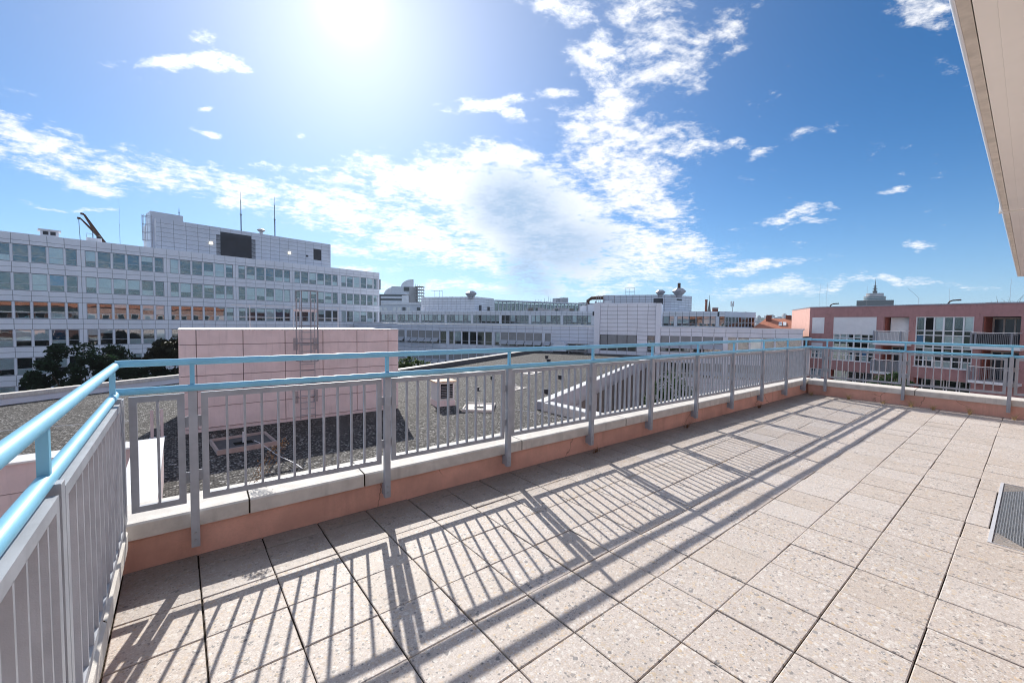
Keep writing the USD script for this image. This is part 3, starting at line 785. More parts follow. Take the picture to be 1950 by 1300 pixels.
# walls of the courtyard below the gravel roof
cw = thing('courtyard_wall', 'shaded boarded wall of the inner courtyard below the gravel roof', 'wall', at=(20, 16, -12))
fw_ = Fr(well_c[0], well_c[1], math.degrees(math.atan2(dw[1], dw[0])))
MB(fw_).box(0.5, tt, -0.4, -0.06, -12.5, GZ - 0.42).build('backing', M['joint_grey'], cw)
items = []
s = 0.52
k = 0
while s < tt - 0.5:
    w = 1.38
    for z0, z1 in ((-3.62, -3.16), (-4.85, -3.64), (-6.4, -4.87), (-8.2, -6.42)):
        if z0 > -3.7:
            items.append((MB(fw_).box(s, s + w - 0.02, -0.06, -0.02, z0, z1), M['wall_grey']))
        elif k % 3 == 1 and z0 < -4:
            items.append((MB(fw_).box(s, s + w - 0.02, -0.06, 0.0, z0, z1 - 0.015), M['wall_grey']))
        else:
            for q in range(4):
                items.append((MB(fw_).box(s + q * w / 4, s + (q + 1) * w / 4 - 0.018, -0.06, -0.015 - 0.008 * ((q + k) % 3), z0, z1 - 0.015), M['board']))
    s += w; k += 1
pieces('wall_board', items, cw)
nw = Fr(14.42, 15.3, -90)
w2 = thing('courtyard_wall', 'pale wall of the inner courtyard facing away under the short white edge', 'wall', at=(14.5, 10, -12))
MB(nw).box(0, 11.3, -0.35, 0.0, -12.5, GZ - 0.42).build('wall_slab', M['panel'], w2)

# the pink concrete box with its ladder
BX = Fr(-0.02, 20.13, -0.416)
bt = thing('roof_plant_box', 'windowless pink panelled stair box standing on the gravel roof', 'stair box', at=(4.3, 22.0, GZ))
BW, BD, BT = 8.69, 4.4, 1.285
MB(BX).box(0.06, BW - 0.06, -BD + 0.06, -0.06, GZ - 0.2, BT - 0.06).build('core', M['pink_dark'], bt)
MB(BX).box(0.03, BW - 0.03, -BD, -0.035, GZ - 0.2, GZ + 0.135).build('plinth', M['pink_panel'], bt)
cols = [0.0, 0.54, 2.065, 3.59, 5.115, 6.63, 8.15, BW]
rows = [BT - 0.02, 0.695, 0.095, -0.51, -1.12, -1.74, GZ + 0.15]
items = []
for a, b in zip(cols[:-1], cols[1:]):
    for z1, z0 in zip(rows[:-1], rows[1:]):
        items.append((MB(BX).chamfer(a + 0.012, b - 0.012, -0.06, 0.0 + nrg.normal(0, 0.0015), z0 + 0.011, z1 - 0.011, 0.001), M['pink_panel']))
for z1, z0 in zip(rows[:-1], rows[1:]):
    for a, b in ((-0.06, -1.5), (-1.52, -3.0), (-3.02, -4.4)):
        items.append((MB(BX).box(-0.001, 0.06, b, a, z0 + 0.008, z1 - 0.008), M['pink_panel']))
        items.append((MB(BX).box(BW - 0.06, BW + 0.001, b, a, z0 + 0.008, z1 - 0.008), M['pink_panel']))
pieces('concrete_panel', items, bt)
for i in range(4):
    a, b = BW * i / 4, BW * (i + 1) / 4
    MB(BX).box(a - (0.02 if i == 0 else -0.003), b + (0.02 if i == 3 else -0.003), -0.30, 0.02, BT - 0.018, BT).build('capping', M['capping'], bt)
MB(BX).box(0.0, BW, -BD, -0.31, BT - 0.03, BT - 0.012).build('roof_sheet', M['light_steel'], bt)
# ladder with cage
ld = thing('access_ladder', 'steel ladder with safety cage fixed to the pink box', 'ladder', at=BX(4.44, 0.2, GZ))
n0 = 0.17
for s in (4.14, 4.73):
    MB().tube([BX(s, n0, GZ + 0.08), BX(s, n0, BT + 1.25), BX(s, n0 - 0.1, BT + 1.35), BX(s, n0 - 0.55, BT + 1.35), BX(s, n0 - 0.62, BT + 1.25), BX(s, n0 - 0.62, BT)], 0.02, 8).build('stile', M['steel'], ld, smooth=40)
z = GZ + 0.25
while z < BT:
    MB().tube([BX(4.15, n0, z), BX(4.72, n0, z)], 0.014, 6).build('rung', M['steel'], ld)
    z += 0.28
for zc in (-0.07, 0.70, 1.45, 2.2, 2.95):
    pts = [BX(4.43 + 0.43 * math.cos(a), n0 + 0.02 + 0.62 * math.sin(a), zc) for a in np.linspace(0, math.pi, 13)]
    MB().tube(pts, 0.022, 6).build('cage_hoop', M['cage'], ld)
for a in np.linspace(0, math.pi, 5):
    q = BX(4.43 + 0.44 * math.cos(a), n0 + 0.02 + 0.635 * math.sin(a), 0.0)
    MB().tube([q + [0, 0, -0.09], q + [0, 0, 2.97]], 0.02, 6).build('cage_bar', M['cage'], ld)
for zc in (-1.68, 0.65):
    for s in (3.99, 4.80):
        MB(BX).box(s - 0.085, s + 0.085, 0.004, 0.02, zc - 0.26, zc + 0.26).box(s - 0.025 + (0.06 if s < 4.4 else -0.06), s + 0.025 + (0.06 if s < 4.4 else -0.06), 0.02, n0, zc - 0.03, zc + 0.03).build('wall_bracket', M['steel'], ld)
gd = thing('guard_rail', 'thin white guard rail on top of the pink box either side of the ladder', 'guard rail', at=BX(4.0, -0.2, BT))
for s in (2.33, 3.95, 4.92, 5.82):
    MB().tube([BX(s, -0.16, BT), BX(s, -0.16, BT + 1.02)], 0.016, 6).build('upright', M['light_steel'], gd)
for a, b in ((1.7, 3.95), (4.92, 6.05)):
    for h in (0.5, 0.98):
        MB().tube([BX(a, -0.16, BT + h), BX(b, -0.16, BT + h)], 0.014, 6).build('guard_tube', M['light_steel'], gd)
MB(BX).box(3.95, 4.92, -0.20, -0.17, BT + 0.78, BT + 0.88).build('gate_board', M['pink_panel'], gd)

# roof hatches and drains: trays of slab with a kerb and an outlet
def hatch(x, y, w, d, ang, label, h=0.12, mat='soil', kerb='coping'):
    fr = Fr(x, y, ang)
    t = thing('roof_hatch', label, 'roof hatch', at=(x, y, GZ), group=None)
    k = 0.06
    MB(fr).box(-w / 2, w / 2, d / 2 - k, d / 2, GZ - 0.02, GZ + h).box(-w / 2, w / 2, -d / 2, -d / 2 + k, GZ - 0.02, GZ + h).box(-w / 2, -w / 2 + k, -d / 2 + k, d / 2 - k, GZ - 0.02, GZ + h).box(w / 2 - k, w / 2, -d / 2 + k, d / 2 - k, GZ - 0.02, GZ + h).build('kerb', M[kerb], t)
    MB(fr).box(-w / 2 + k, w / 2 - k, -d / 2 + k, d / 2 - k, GZ - 0.02, GZ + h * 0.45).build('tray', M[mat], t)
    MB(fr).box(-w * 0.16, w * 0.16, -d * 0.1, d * 0.12, GZ + h * 0.45, GZ + h * 0.45 + 0.006).build('opening', M['pit'], t)
    q = fr(0, 0, 0)
    MB().tube([(q[0], q[1], GZ), (q[0], q[1], GZ + h + 0.30)], 0.025, 8).build('vent_pipe', M['light_steel'], t)
    return t
hatch(1.72, 17.35, 1.75, 1.75, 4, 'shaded square drain tray with pinkish kerb below the pink box', 0.16, 'soil', 'kerb')
q3 = np.array([12.2, 17.6])
hatch(12.05, 17.75, 1.55, 1.9, -40, 'square concrete drain tray with dark outlet beside the louvred vent', 0.12, 'coping', 'coping')
hatch(13.2, 30.3, 3.2, 1.6, 20, 'pale slab tray with thin pipe behind the louvred vent', 0.1, 'coping', 'coping')
hatch(20.6, 31.3, 2.6, 1.3, 22, 'flat pale slab tray further back on the gravel, left of the third railing post', 0.05, 'coping', 'coping')
hatch(24.2, 27.6, 2.2, 1.2, 24, 'pale slab tray beyond the courtyard corner with a dark block beside it', 0.05, 'coping', 'coping')
hatch(17.6, 21.6, 1.5, 0.9, 15, 'small pale slab tray close to the courtyard edge', 0.05, 'coping', 'coping')
# louvred vent box
VB = Fr(10.40, 19.25, -9)
vb = thing('vent_box', 'worn grey vent box with black louvres and orange lid on the gravel', 'vent', at=VB(0.5, -0.5, GZ))
MB(VB).box(0, 1.02, -1.0, 0, GZ - 0.05, GZ + 0.30).build('base', M['pink_panel'], vb)
MB(VB).box(0.03, 0.99, -0.97, -0.03, GZ + 0.30, GZ + 1.28).build('body', M['light_steel'], vb)
MB(VB).box(0.24, 0.90, -0.031, -0.018, GZ + 0.42, GZ + 1.16).build('louvre_recess', M['pit'], vb)
for i in range(8):
    z = GZ + 0.44 + i * 0.088
    MB(VB).hexa([VB(0.25, -0.018, z), VB(0.89, -0.018, z), VB(0.89, 0.028, z - 0.03), VB(0.25, 0.028, z - 0.03), VB(0.25, -0.018, z + 0.012), VB(0.89, -0.018, z + 0.012), VB(0.89, 0.028, z - 0.018), VB(0.25, 0.028, z - 0.018)]).build('louvre_blade', M['steel'], vb)
MB(VB).slopebox(-0.10, 1.10, -1.1, 0.10, (GZ + 1.28, GZ + 1.33), (GZ + 1.28, GZ + 1.33)).build('lid', M['copper'], vb)
# small pipes and dark vents on the gravel
def pipe_vent(x, y, h, r, label, mat='dark', name='roof_pipe', group=None):
    t = thing(name, label, 'pipe', at=(x, y, GZ), group=group)
    MB().lathe([(r, -0.02), (r, h)], (x, y, GZ), 10).build('stack', M[mat], t, smooth=40)
    MB().lathe([(0.001, h + 0.02), (r * 1.35, h + 0.01), (r * 1.35, h - 0.05), (0.001, h - 0.05)], (x, y, GZ), 10).build('cap', M[mat], t, smooth=40)
    return t
pipe_vent(7.32, 17.9, 0.50, 0.07, 'grey pipe standing in the shadow of the pink box', 'light_steel')
pipe_vent(19.0, 26.2, 0.28, 0.16, 'stubby black roof vent on the gravel behind the louvred box')
pipe_vent(32.6, 34.2, 0.35, 0.22, 'black roof vent far back near the stair tower, left one')
pipe_vent(35.5, 37.6, 0.4, 0.2, 'black roof vent farthest back by the long upstand')
pipe_vent(18.1, 19.2, 0.26, 0.15, 'black roof vent beside the small pale tray at the courtyard edge')
pipe_vent(23.6, 23.4, 0.30, 0.17, 'black roof vent beyond the middle of the courtyard edge')
pipe_vent(15.1, 22.5, 0.2, 0.12, 'small black roof vent left of the courtyard corner')
# lightning conductor wire
wire = MB()
for a, b in (((2.05, 17.3), (2.75, 13.2)), ((13.0, 16.2), (14.2, 11.4)), ((-1.6, 23.5), (-12.0, 25.5))):
    n = 10
    pts = [(a[0] + (b[0] - a[0]) * t, a[1] + (b[1] - a[1]) * t, GZ + 0.10 + 0.03 * math.sin(t * 9)) for t in np.linspace(0, 1, n)]
    MB().tube(pts, 0.012, 6).build('roof_wire', M['light_steel'], '/World', label={2.05: 'thin pale wire lying from the shaded drain tray towards the parapet', 13.0: 'thin pale wire lying before the courtyard edge', -1.6: 'thin pale wire on the gravel left of the pink box'}[a[0]], cat='wire')
# dry creeper over the coping
cr = MB()
cp = np.array([0.40, 3.90, 0.34]); tip = np.array([0.72, 4.06, 0.66])
for st in range(4):
    pts = [cp + (tip - cp) * t + np.array([0.03 * math.sin(3 * t + st), 0.0, 0.06 * t * (1 - t) * st + rng.gauss(0, 0.006)]) for t in np.linspace(0, 1, 9)]
    cr.tube(pts, 0.0022, 4)
    for p_ in pts[2:]:
        for q in range(7):
            o = p_ + np.array([rng.gauss(0, 0.02), rng.gauss(0, 0.02), rng.gauss(0, 0.018)])
            d1 = np.array([rng.gauss(0, 1), rng.gauss(0, 1), rng.gauss(0, 1)]); d1 /= np.linalg.norm(d1)
            d2 = np.cross(d1, [0.3, 0.5, 0.8])
            cr.raw([o, o + d1 * 0.012 + d2 * 0.005, o + d1 * 0.022, o + d1 * 0.012 - d2 * 0.005], [[0, 1, 2], [0, 2, 3]])
cr.build('dry_creeper', M['twig'], '/World', label='withered brown creeper rising behind the front coping beside the first railing post', cat='creeper')

# the light shaft parapet at the lower left
sh = thing('shaft_parapet', 'pink wall with broad white capping round a light shaft below the near railing', 'parapet', at=(-1.5, 12, GZ))
ZS = -1.6
MB().box(-0.93, -0.39, 4.2, 15.02, GZ - 6, ZS - 0.05).build('long_arm', M['pink_panel'], sh)
MB().box(-9.0, -0.931, 14.42, 15.0, GZ - 6, ZS - 0.05).build('cross_arm', M['pink_dark'], sh)
for i in range(6):
    x0, x1 = -9.0 + i * 1.34, -9.0 + (i + 1) * 1.34
    for z0, z1 in ((ZS - 0.72, ZS - 0.055), (ZS - 1.40, ZS - 0.735), (ZS - 2.1, ZS - 1.415)):
        MB().box(x0 + 0.006, x1 - 0.006, 14.39, 14.419, z0, z1).build('concrete_panel', M['pink_panel'], sh)
ys = [4.2, 5.6, 7.0, 8.4, 9.78, 10.66, 12.0, 13.25, 14.22, 15.05]
for a, b in zip(ys[:-1], ys[1:]):
    MB().slopebox(-0.96, -0.36, a + 0.004, b - 0.004, (ZS - 0.05, ZS), (ZS - 0.05, ZS)).build('capping', M['capping'], sh)
for i in range(6):
    MB().box(-9.0 + i * 1.34 + 0.004, min(-0.965, -9.0 + (i + 1) * 1.34 - 0.004), 14.34, 15.05, ZS - 0.05, ZS - 0.003).build('capping', M['capping'], sh)
for x, lb in ((-0.83, 'left pink post standing on the gravel beyond the light shaft'), (-0.55, 'right pink post standing on the gravel beyond the light shaft')):
    t = thing('pink_post', lb, 'post', at=(x, 20.2, GZ), group='pair of pink posts')
    MB().box(x - 0.045, x + 0.045, 20.1, 20.19, GZ - 0.02, GZ + 1.05).build('shaft', M['pink_panel'], t)
    MB().box(x - 0.09, x + 0.09, 20.05, 20.24, GZ - 0.02, GZ + 0.03).build('foot', M['steel'], t)
# ------------------------------------------------------------------ office block on the left (white metal panels, ribbon windows)
MOD = 1.394
W = Fr(-12.858, 73.713, 11.3)
GROUND = -12.5
def window(fr, s0, s1, z0, z1, parent, trans=None, upper='none', lower='none', depth=-0.10, fmat='frame', ft=0.048, bars=()):
    """Aluminium window set back in the wall: frame, panes, and a blind behind the glass where one is drawn."""
    f = MB(fr)
    d0, d1 = depth - 0.05, depth + 0.02
    f.box(s0, s0 + ft, d0, d1, z0, z1).box(s1 - ft, s1, d0, d1, z0, z1).box(s0 + ft, s1 - ft, d0, d1, z1 - ft, z1).box(s0 + ft, s1 - ft, d0, d1, z0, z0 + ft)
    zc = [z0 + ft] + ([trans - ft / 2, trans + ft / 2] if trans else []) + [z1 - ft]
    if trans:
        f.box(s0 + ft, s1 - ft, d0, d1, trans - ft / 2, trans + ft / 2)
    w = f.build('window', M[fmat], parent)
    cells = [(zc[i], zc[i + 1]) for i in range(0, len(zc), 2)]
    for i, (a, b) in enumerate(cells):
        MB(fr).box(s0 + ft, s1 - ft, depth - 0.02, depth - 0.012, a, b).build('pane', M['glass'], w)
        bl = (lower if (i == 0 and trans) else upper)
        if bl != 'none':
            mat, fr_ = bl if isinstance(bl, tuple) else (bl, 1.0)
            lo = b - (b - a) * fr_
            MB(fr).box(s0 + ft, s1 - ft, depth - 0.045, depth - 0.038, lo, b).build('blind', M[mat], w)
    return w

wt = thing('office_block', 'long white panelled office block with rows of ribbon windows on the left', 'office block', at=(5, 78, GROUND))
HEADS = [9.98 - 3.28 * k for k in range(7)]
S0, S1 = 3.61 - 6 * MOD - 0.0, 45.40
ROOFW = 11.25
MB(W).box(S0 - 3, S1 - 0.02, -12.0, -0.55, GROUND, ROOFW - 0.3).build('core', M['interior'], wt)
MB(W).box(S1 - 0.55, S1 - 0.03, -12.0, -0.10, GROUND, ROOFW - 0.1).build('end_wall', M['panel'], wt)
MB(W).box(S0 - 3, S1, -12.0, -0.09, ROOFW - 0.06, ROOFW).build('roof', M['light_steel'], wt)
joints = [S0 + MOD * i for i in range(int(round((S1 - S0) / MOD)) + 1)]
npier = [i for i in range(len(joints)) if i % 6 == 0]
items, backs = [], []
G = 0.017
for i in range(len(joints) - 1):
    a, b = joints[i], joints[i + 1]
    bands = [(10.42, ROOFW), (9.98, 10.42)]
    for h in HEADS[:-1]:
        bands += [(h - 2.03 - 0.60, h - 2.03), (h - 3.28 , h - 2.03 - 0.60)]
    for z0, z1 in bands:
        items.append((MB(W).box(a + G, b - G, -0.09, nrg.normal(0, 0.0025), z0 + G, z1 - G), M['panel']))
    for h in HEADS[:-1]:
        z0 = h - 2.03
        if i in npier:
            items.append((MB(W).box(a + G, a + 0.35, -0.09, 0.0, z0 + G, h - G), M['panel']))
        if i + 1 in npier:
            items.append((MB(W).box(b - 0.35, b - G, -0.09, 0.0, z0 + G, h - G), M['panel']))
for h in HEADS[:-1]:
    backs.append((h - 3.28, h - 2.03))
bk = MB(W)
for z0, z1 in backs + [(9.98, ROOFW - 0.07)]:
    bk.box(S0, S1 - 0.03, -0.50, -0.092, z0, z1)
for i in npier:
    for h in HEADS[:-1]:
        bk.box(joints[i] - 0.34, joints[i] + 0.34, -0.50, -0.092, h - 2.03 + 0.001, h - 0.001)
bk.build('joint_backing', M['joint_grey'], wt)
pieces('wall_panel', items, wt)
mull = MB(W)
rw = random.Random(21)
BLUE = {(0, 9): ('dark_blue_blind', 'none'), (1, 4): ('blue_blind', 'none'), (3, 4): ('dark_blue_blind', ('blind', .6)), (0, 21): ('dark_blue_blind', 'none'), (2, 22): ('dark_blue_blind', 'none')}
for k, h in enumerate(HEADS[:-1]):
    for i in range(len(joints) - 1):
        a, b = joints[i], joints[i + 1]
        la = a + (0.37 if i in npier else 0.088)
        lb = b - (0.37 if i + 1 in npier else 0.088)
        if b < -4.5:
            continue
        r = rw.random()
        up, lo = 'none', 'none'
        if r < 0.46: up = ('blind', rw.choice([1.0, 1.0, 1.0, 0.55, 0.35]))
        if rw.random() < 0.32: lo = 'blind'
        if (k, i) in BLUE: up, lo = BLUE[(k, i)]
        window(W, la, lb, h - 2.03 + 0.03, h - 0.03, wt, trans=h - 1.30, upper=up, lower=lo)
        if i not in npier:
            mull.box(a - 0.086, a + 0.086, -0.16, -0.075, h - 2.03 + 0.01, h - 0.01)
mull.build('mullion', M['panel'], wt, kind='stuff')

# plant storey on its roof
PW = Fr(*(W(0, -2.0, 0)[:2]), 11.3)
pt = thing('roof_plant_room', 'windowless panelled plant room with dark louvres on the roof of the office block', 'plant room', at=PW(23, -4, 11.2))
k_ = 1.0 + 2.0 / 76.0
Px0, Px1, Pz1 = 11.25, 36.45, 15.75
MB(PW).box(Px0 + 0.05, Px1 - 0.05, -9, -0.06, ROOFW - 0.3, Pz1 - 0.05).build('core', M['joint_grey'], pt)
items = []
pz = [ROOFW - 0.2] + [Pz1 - 0.64 * q for q in range(7, -1, -1)]
pj = [Px0] + [Px0 + 0.55 + 1.43 * q for q in range(0, 18)]
pj = [x for x in pj if x < Px1 - 0.3] + [Px1]
L1 = (18.35, 23.85, 11.45, 14.80); L2 = (33.2, 34.6, 12.65, 14.70)
for a, b in zip(pj[:-1], pj[1:]):
    for z0, z1 in zip(pz[:-1], pz[1:]):
        mid = ((a + b) / 2, (z0 + z1) / 2)
        if any(q[0] < mid[0] < q[1] and q[2] < mid[1] < q[3] for q in (L1, L2)):
            continue
        items.append((MB(PW).box(a + G, b - G, -0.06, nrg.normal(0, 0.002), z0 + G, z1 - G), M['panel_dim']))
for a in range(6):
    for z0, z1 in zip(pz[:-1], pz[1:]):
        items.append((MB(PW).box(Px0, Px0 + 0.05, -1.5 * (a + 1) + 0.02, -1.5 * a - 0.08, z0 + G, z1 - G), M['panel']))
pieces('wall_panel', items, pt)
for q in (L1, L2):
    lv = MB(PW).box(q[0], q[1], -0.058, -0.03, q[2], q[3]).build('louvre', M['louvre'], pt)
    n = int((q[3] - q[2]) / 0.16)
    bl = MB(PW)
    for i in range(n):
        bl.box(q[0] + 0.03, q[1] - 0.03, -0.03, 0.012, q[2] + 0.16 * i + 0.02, q[2] + 0.16 * i + 0.11)
    for i in range(1, int((q[1] - q[0]) / 1.4)):
        bl.box(q[0] + 1.4 * i - 0.04, q[0] + 1.4 * i + 0.04, 0.012, 0.03, q[2], q[3])
    bl.build('blade', M['louvre'], lv, kind='stuff')
MB(PW).box(Px0 - 0.4, 14.6, -4.2, -1.2, ROOFW, 16.8).build('upper_box', M['panel_dim'], pt)
for s, z in ((17.7, 13.15), (29.1, 13.2)):
    MB(PW).box(s - 0.14, s + 0.14, 0.01, 0.10, z - 0.14, z + 0.14).build('lamp_housing', M['light_steel'], pt)
    MB(PW).box(s - 0.19, s + 0.19, 0.10, 0.14, z - 0.16, z + 0.16).build('lit_lamp', M['lamp'], pt)
MB(PW).box(31.9, 32.25, 0.01, 0.12, 12.9, 13.2).build('wall_unit', M['louvre'], pt)
lf = thing('cage_ladder', 'caged steel ladder on the left end of the plant room', 'ladder', at=PW(10.4, -1, 11.2))
for n in (-1.4, -0.8):
    MB().tube([PW(10.95, n, ROOFW), PW(10.95, n, 16.2)], 0.035, 6).build('stile', M['steel'], lf)
for q in range(4):
    zc = 12.6 + q * 1.1
    MB().tube([PW(11.0 - 0.0, -1.6, zc)] + [PW(10.5 - 0.55 * math.sin(a), -1.1 - 0.55 * math.cos(a), zc) for a in np.linspace(0, math.pi, 9)] + [PW(11.0, -0.6, zc)], 0.03, 5).build('cage_hoop', M['steel'], lf)
for a in np.linspace(0.2, math.pi - 0.2, 5):
    q = PW(10.5 - 0.57 * math.sin(a), -1.1 - 0.57 * math.cos(a), 0)
    MB().tube([q + [0, 0, 12.5], q + [0, 0, 16.1]], 0.025, 5).build('cage_bar', M['steel'], lf)
# masts, vents and crane on that roof
def mast(p, h, label, r=0.09, group=None, name='antenna_mast', base=0.0):
    t = thing(name, label, 'antenna', at=(p[0], p[1], p[2]), group=group)
    MB().tube([p, p + np.array([0, 0, h * 0.45])], r, 6).build('lower_pole', M['dark'], t)
    MB().tube([p + np.array([0, 0, h * 0.45]), p + np.array([0, 0, h * 0.8])], r * 0.65, 6).build('middle_pole', M['dark'], t)
    MB().tube([p + np.array([0, 0, h * 0.8]), p + np.array([0, 0, h])], r * 0.3, 6).build('tip', M['dark'], t)
    MB().lathe([(r * 1.8, -0.05), (r * 1.8, 0.05)], p + np.array([0, 0, h * 0.45]), 8).build('collar', M['dark'], t)
    return t
mast(PW(22.25, -1.5, Pz1 - 0.1), 6.6, 'left of the two tall dark antenna masts on the plant room roof')
mast(PW(27.35, -1.5, Pz1 - 0.1), 7.0, 'right of the two tall dark antenna masts on the plant room roof')
mast(PW(14.3, -2, 16.8), 1.3, 'short antenna on the raised box of the plant room', 0.05)
mast(W(7.6, -3, ROOFW), 6.5, 'hair thin whip antenna between the crane jib and the plant room', 0.014)
vt = thing('roof_vent', 'mushroom vent on the plant room roof between the two masts', 'vent', at=PW(25.1, -1.2, Pz1))
MB().lathe([(0.28, -0.1), (0.24, 0.55)], PW(25.1, -1.2, Pz1), 12).build('neck', M['light_steel'], vt, smooth=40)
MB().lathe([(0.001, 0.55), (0.34, 0.55), (0.62, 0.78), (0.58, 0.86), (0.3, 1.02), (0.001, 1.05)], PW(25.1, -1.2, Pz1), 12).build('cap', M['light_steel'], vt, smooth=40)
v2 = thing('roof_vent', 'square flat topped chimney vent at the far left of the office roof', 'vent', at=W(0.9, -1.5, ROOFW))
MB(W).box(0.35, 1.85, -2.2, -1.0, ROOFW - 0.1, ROOFW + 0.75).build('body', M['panel'], v2)
for s in (0.55, 1.15):
    MB(W).box(s, s + 0.45, -0.999, -0.98, ROOFW + 0.25, ROOFW + 0.65).build('opening', M['louvre'], v2)
MB(W).box(0.15, 2.05, -2.4, -0.8, ROOFW + 0.75, ROOFW + 0.9).build('lid', M['panel'], v2)
v3 = thing('roof_machine', 'small rooftop machine with rail beside the crane jib', 'roof machine', at=W(4.9, -2, ROOFW))
MB(W).box(4.3, 5.7, -2.6, -1.6, ROOFW, ROOFW + 0.6).build('body', M['panel'], v3)
MB().tube([W(4.9, -2, ROOFW + .6), W(4.9, -2, ROOFW + 1.7)], 0.05, 6).build('exhaust', M['dark'], v3)
MB().lathe([(0.001, 0.55), (0.28, 0.65), (0.28, 0.9), (0.001, 1.0)], W(5.5, -2, ROOFW), 10).build('dome', M['dark'], v3, smooth=40)
MB().tube([W(4.3, -1.6, ROOFW + .6), W(4.3, -1.6, ROOFW + 1.1), W(4.9, -1.6, ROOFW + 1.1)], 0.025, 5).build('handrail', M['steel'], v3)
cj = thing('crane_jib', 'brown crane jib leaning left above the office roof', 'crane', at=W(7.0, -8, ROOFW))
for (a, b, w0, w1) in ((W(7.0, -9, ROOFW + 0.2), W(4.7, -9, ROOFW + 4.7), 0.36, 0.13), (W(6.7, -9.4, ROOFW + 1.2), W(4.4, -9.4, ROOFW + 4.1), 0.22, 0.10)):
    MB().tube([a, b], [w0, w1], 6).build('boom', M['rust'], cj)
    MB().tube([b, b + W.d * -0.35 + np.array([0, 0, 0.05])], [0.16, 0.16], 6).build('head', M['rust'], cj)
MB().tube([W(4.2, -9.4, ROOFW + 4.1), W(4.3, -9.4, ROOFW + 0.4)], 0.03, 5).build('cable', M['dark'], cj)
MB(W).box(6.3, 8.0, -9.8, -8.4, ROOFW, ROOFW + 0.5).build('slewing_base', M['rust'], cj)

# ------------------------------------------------------------------ courtyard wing in the middle distance
mt_ = thing('courtyard_wing', 'grey panelled wing across the courtyard with shuttered ribbon windows', 'office wing', at=MF(-15, -5, GROUND))
RM = 1.24
MODM = 1.41
def mj(i): return 0.0 + 0.06 + MODM * i
MB(MF).box(-45.2, -0.6, -17.0, -0.42, GROUND, RM - 0.3).build('core', M['interior'], mt_)
MB(MF).box(-45.2, -0.4, -17.0, -0.08, RM - 0.10, RM - 0.01).build('roof_terrace', M['light_steel'], mt_)
MB(MF).box(-45.2, -0.4, -0.10, 0.05, RM, RM + 0.12).build('roof_edge', M['capping'], mt_)
items = []
bk = MB(MF)
rows_m = [(0.66, RM), (0.08, 0.66), (-2.78, -2.05), (-3.5, -2.78), (-6.1, -5.45), (-6.9, -6.1)]
i0 = -32
for z0, z1 in ((0.08, RM - 0.11), (-3.5, -2.05), (-6.9, -5.45)):
    bk.box(-45.15, -0.45, -0.40, -0.072, z0, z1)
PIERS = [-45, -27.9, -21.9, -15.9, -7.9, -1.0]
wins = []
for i in range(i0, 0):
    a, b = mj(i), mj(i + 1)
    if b > -0.3: b = -0.45
    for z0, z1 in rows_m:
        items.append((MB(MF).box(a + G, b - G, -0.07, nrg.normal(0, 0.002), z0 + G, z1 - G), M['panel_dim'] if z1 > -4 else M['panel_dim']))
    blank = a > -7.95
    for k, (h, sl) in enumerate(((0.08, -2.05), (-3.5, -5.45))):
        if blank:
            for q in range(4):
                items.append((MB(MF).box(a + G, b - G, -0.07, nrg.normal(0, 0.002), h - (q + 1) * (h - sl) / 4 + G, h - q * (h - sl) / 4 - G), M['panel_dim']))
            bk.box(a, b, -0.40, -0.072, sl, h)
        else:
            pier = (i % 6 == 0)
            wins.append((i, k, a, b, h, sl, pier))
bk.build('joint_backing', M['joint_grey'], mt_)
pieces('wall_panel', items, mt_)
def awning(fr, s0, s1, head, parent, drop=1.20, out=0.75, down=0.62, depth=-0.03):
    aw = MB(fr).box(s0, s1, depth - 0.012, depth, head - drop, head).build('awning', M['awning'], parent)
    a, b = s0, s1
    v = [fr(a, depth, head - drop), fr(b, depth, head - drop), fr(b, out, head - drop - down), fr(a, out, head - drop - down)]
    up = np.array([0, 0, 0.014])
    MB().hexa(v + [p + up for p in v]).build('flap', M['awning_flap'], aw)
    arm = MB()
    for s in (a + 0.02, b - 0.02):
        arm.tube([fr(s, depth, head - drop - down + 0.05), fr(s, out, head - drop - down)], 0.02, 5)
    arm.build('arm', M['dark'], aw)
    return aw
for (i, k, a, b, h, sl, pier) in wins:
    if pier:
        MB(MF).box(a + G, a + 0.42, -0.40, 0.0, sl, h).build('pier', M['panel_dim'], mt_)
        a += 0.40
    open_row = (k == 0 and -28.0 < a < -15.7)
    window(MF, a + 0.08, b - 0.08, sl + 0.02, h - 0.02, mt_, trans=sl + 0.55, upper=('blind', rw.choice([0.9, 1.0])) if rw.random() < (0.35 if open_row else 0.1) else 'none', depth=-0.16)
    MB(MF).box(b - 0.09, b + 0.09, -0.40, -0.05, sl, h).build('mullion', M['panel'] if open_row else M['panel_dim'], mt_)
    if not open_row:
        awning(MF, a + 0.06, b - 0.06, h - 0.01, mt_)
# roof machines in front of the wing, on the gravel
rm = thing('roof_cooler', 'pale blue barrel shaped cooler on the gravel in front of the grey wing', 'cooler', at=MF(-5.4, 1.5, GZ))
ang = np.linspace(0, math.pi, 11)
bpts = [(-6.9 + 0.0, 0)]
P = Polygon([(-1.05 * math.cos(a), 1.15 * math.sin(a) ** 0.7 + 0.5) for a in ang] + [(1.05, 0.25), (-1.05, 0.25)])
mbc = MB(Fr(*MF(-5.2, 0.9, 0)[:2], -60.0, GZ)); mbc.facade(P, -0.5, 0.9)
mbc.build('casing', M['panel_dim'], rm, smooth=40)
MB(Fr(*MF(-5.2, 0.9, 0)[:2], -60.0, GZ)).box(-1.0, 1.0, -0.4, 0.8, -0.02, 0.25).build('base', M['dark'], rm)
rm2 = thing('roof_air_unit', 'boxy grey air unit on legs beside the stair tower', 'air unit', at=MF(-2.6, 1.5, GZ))
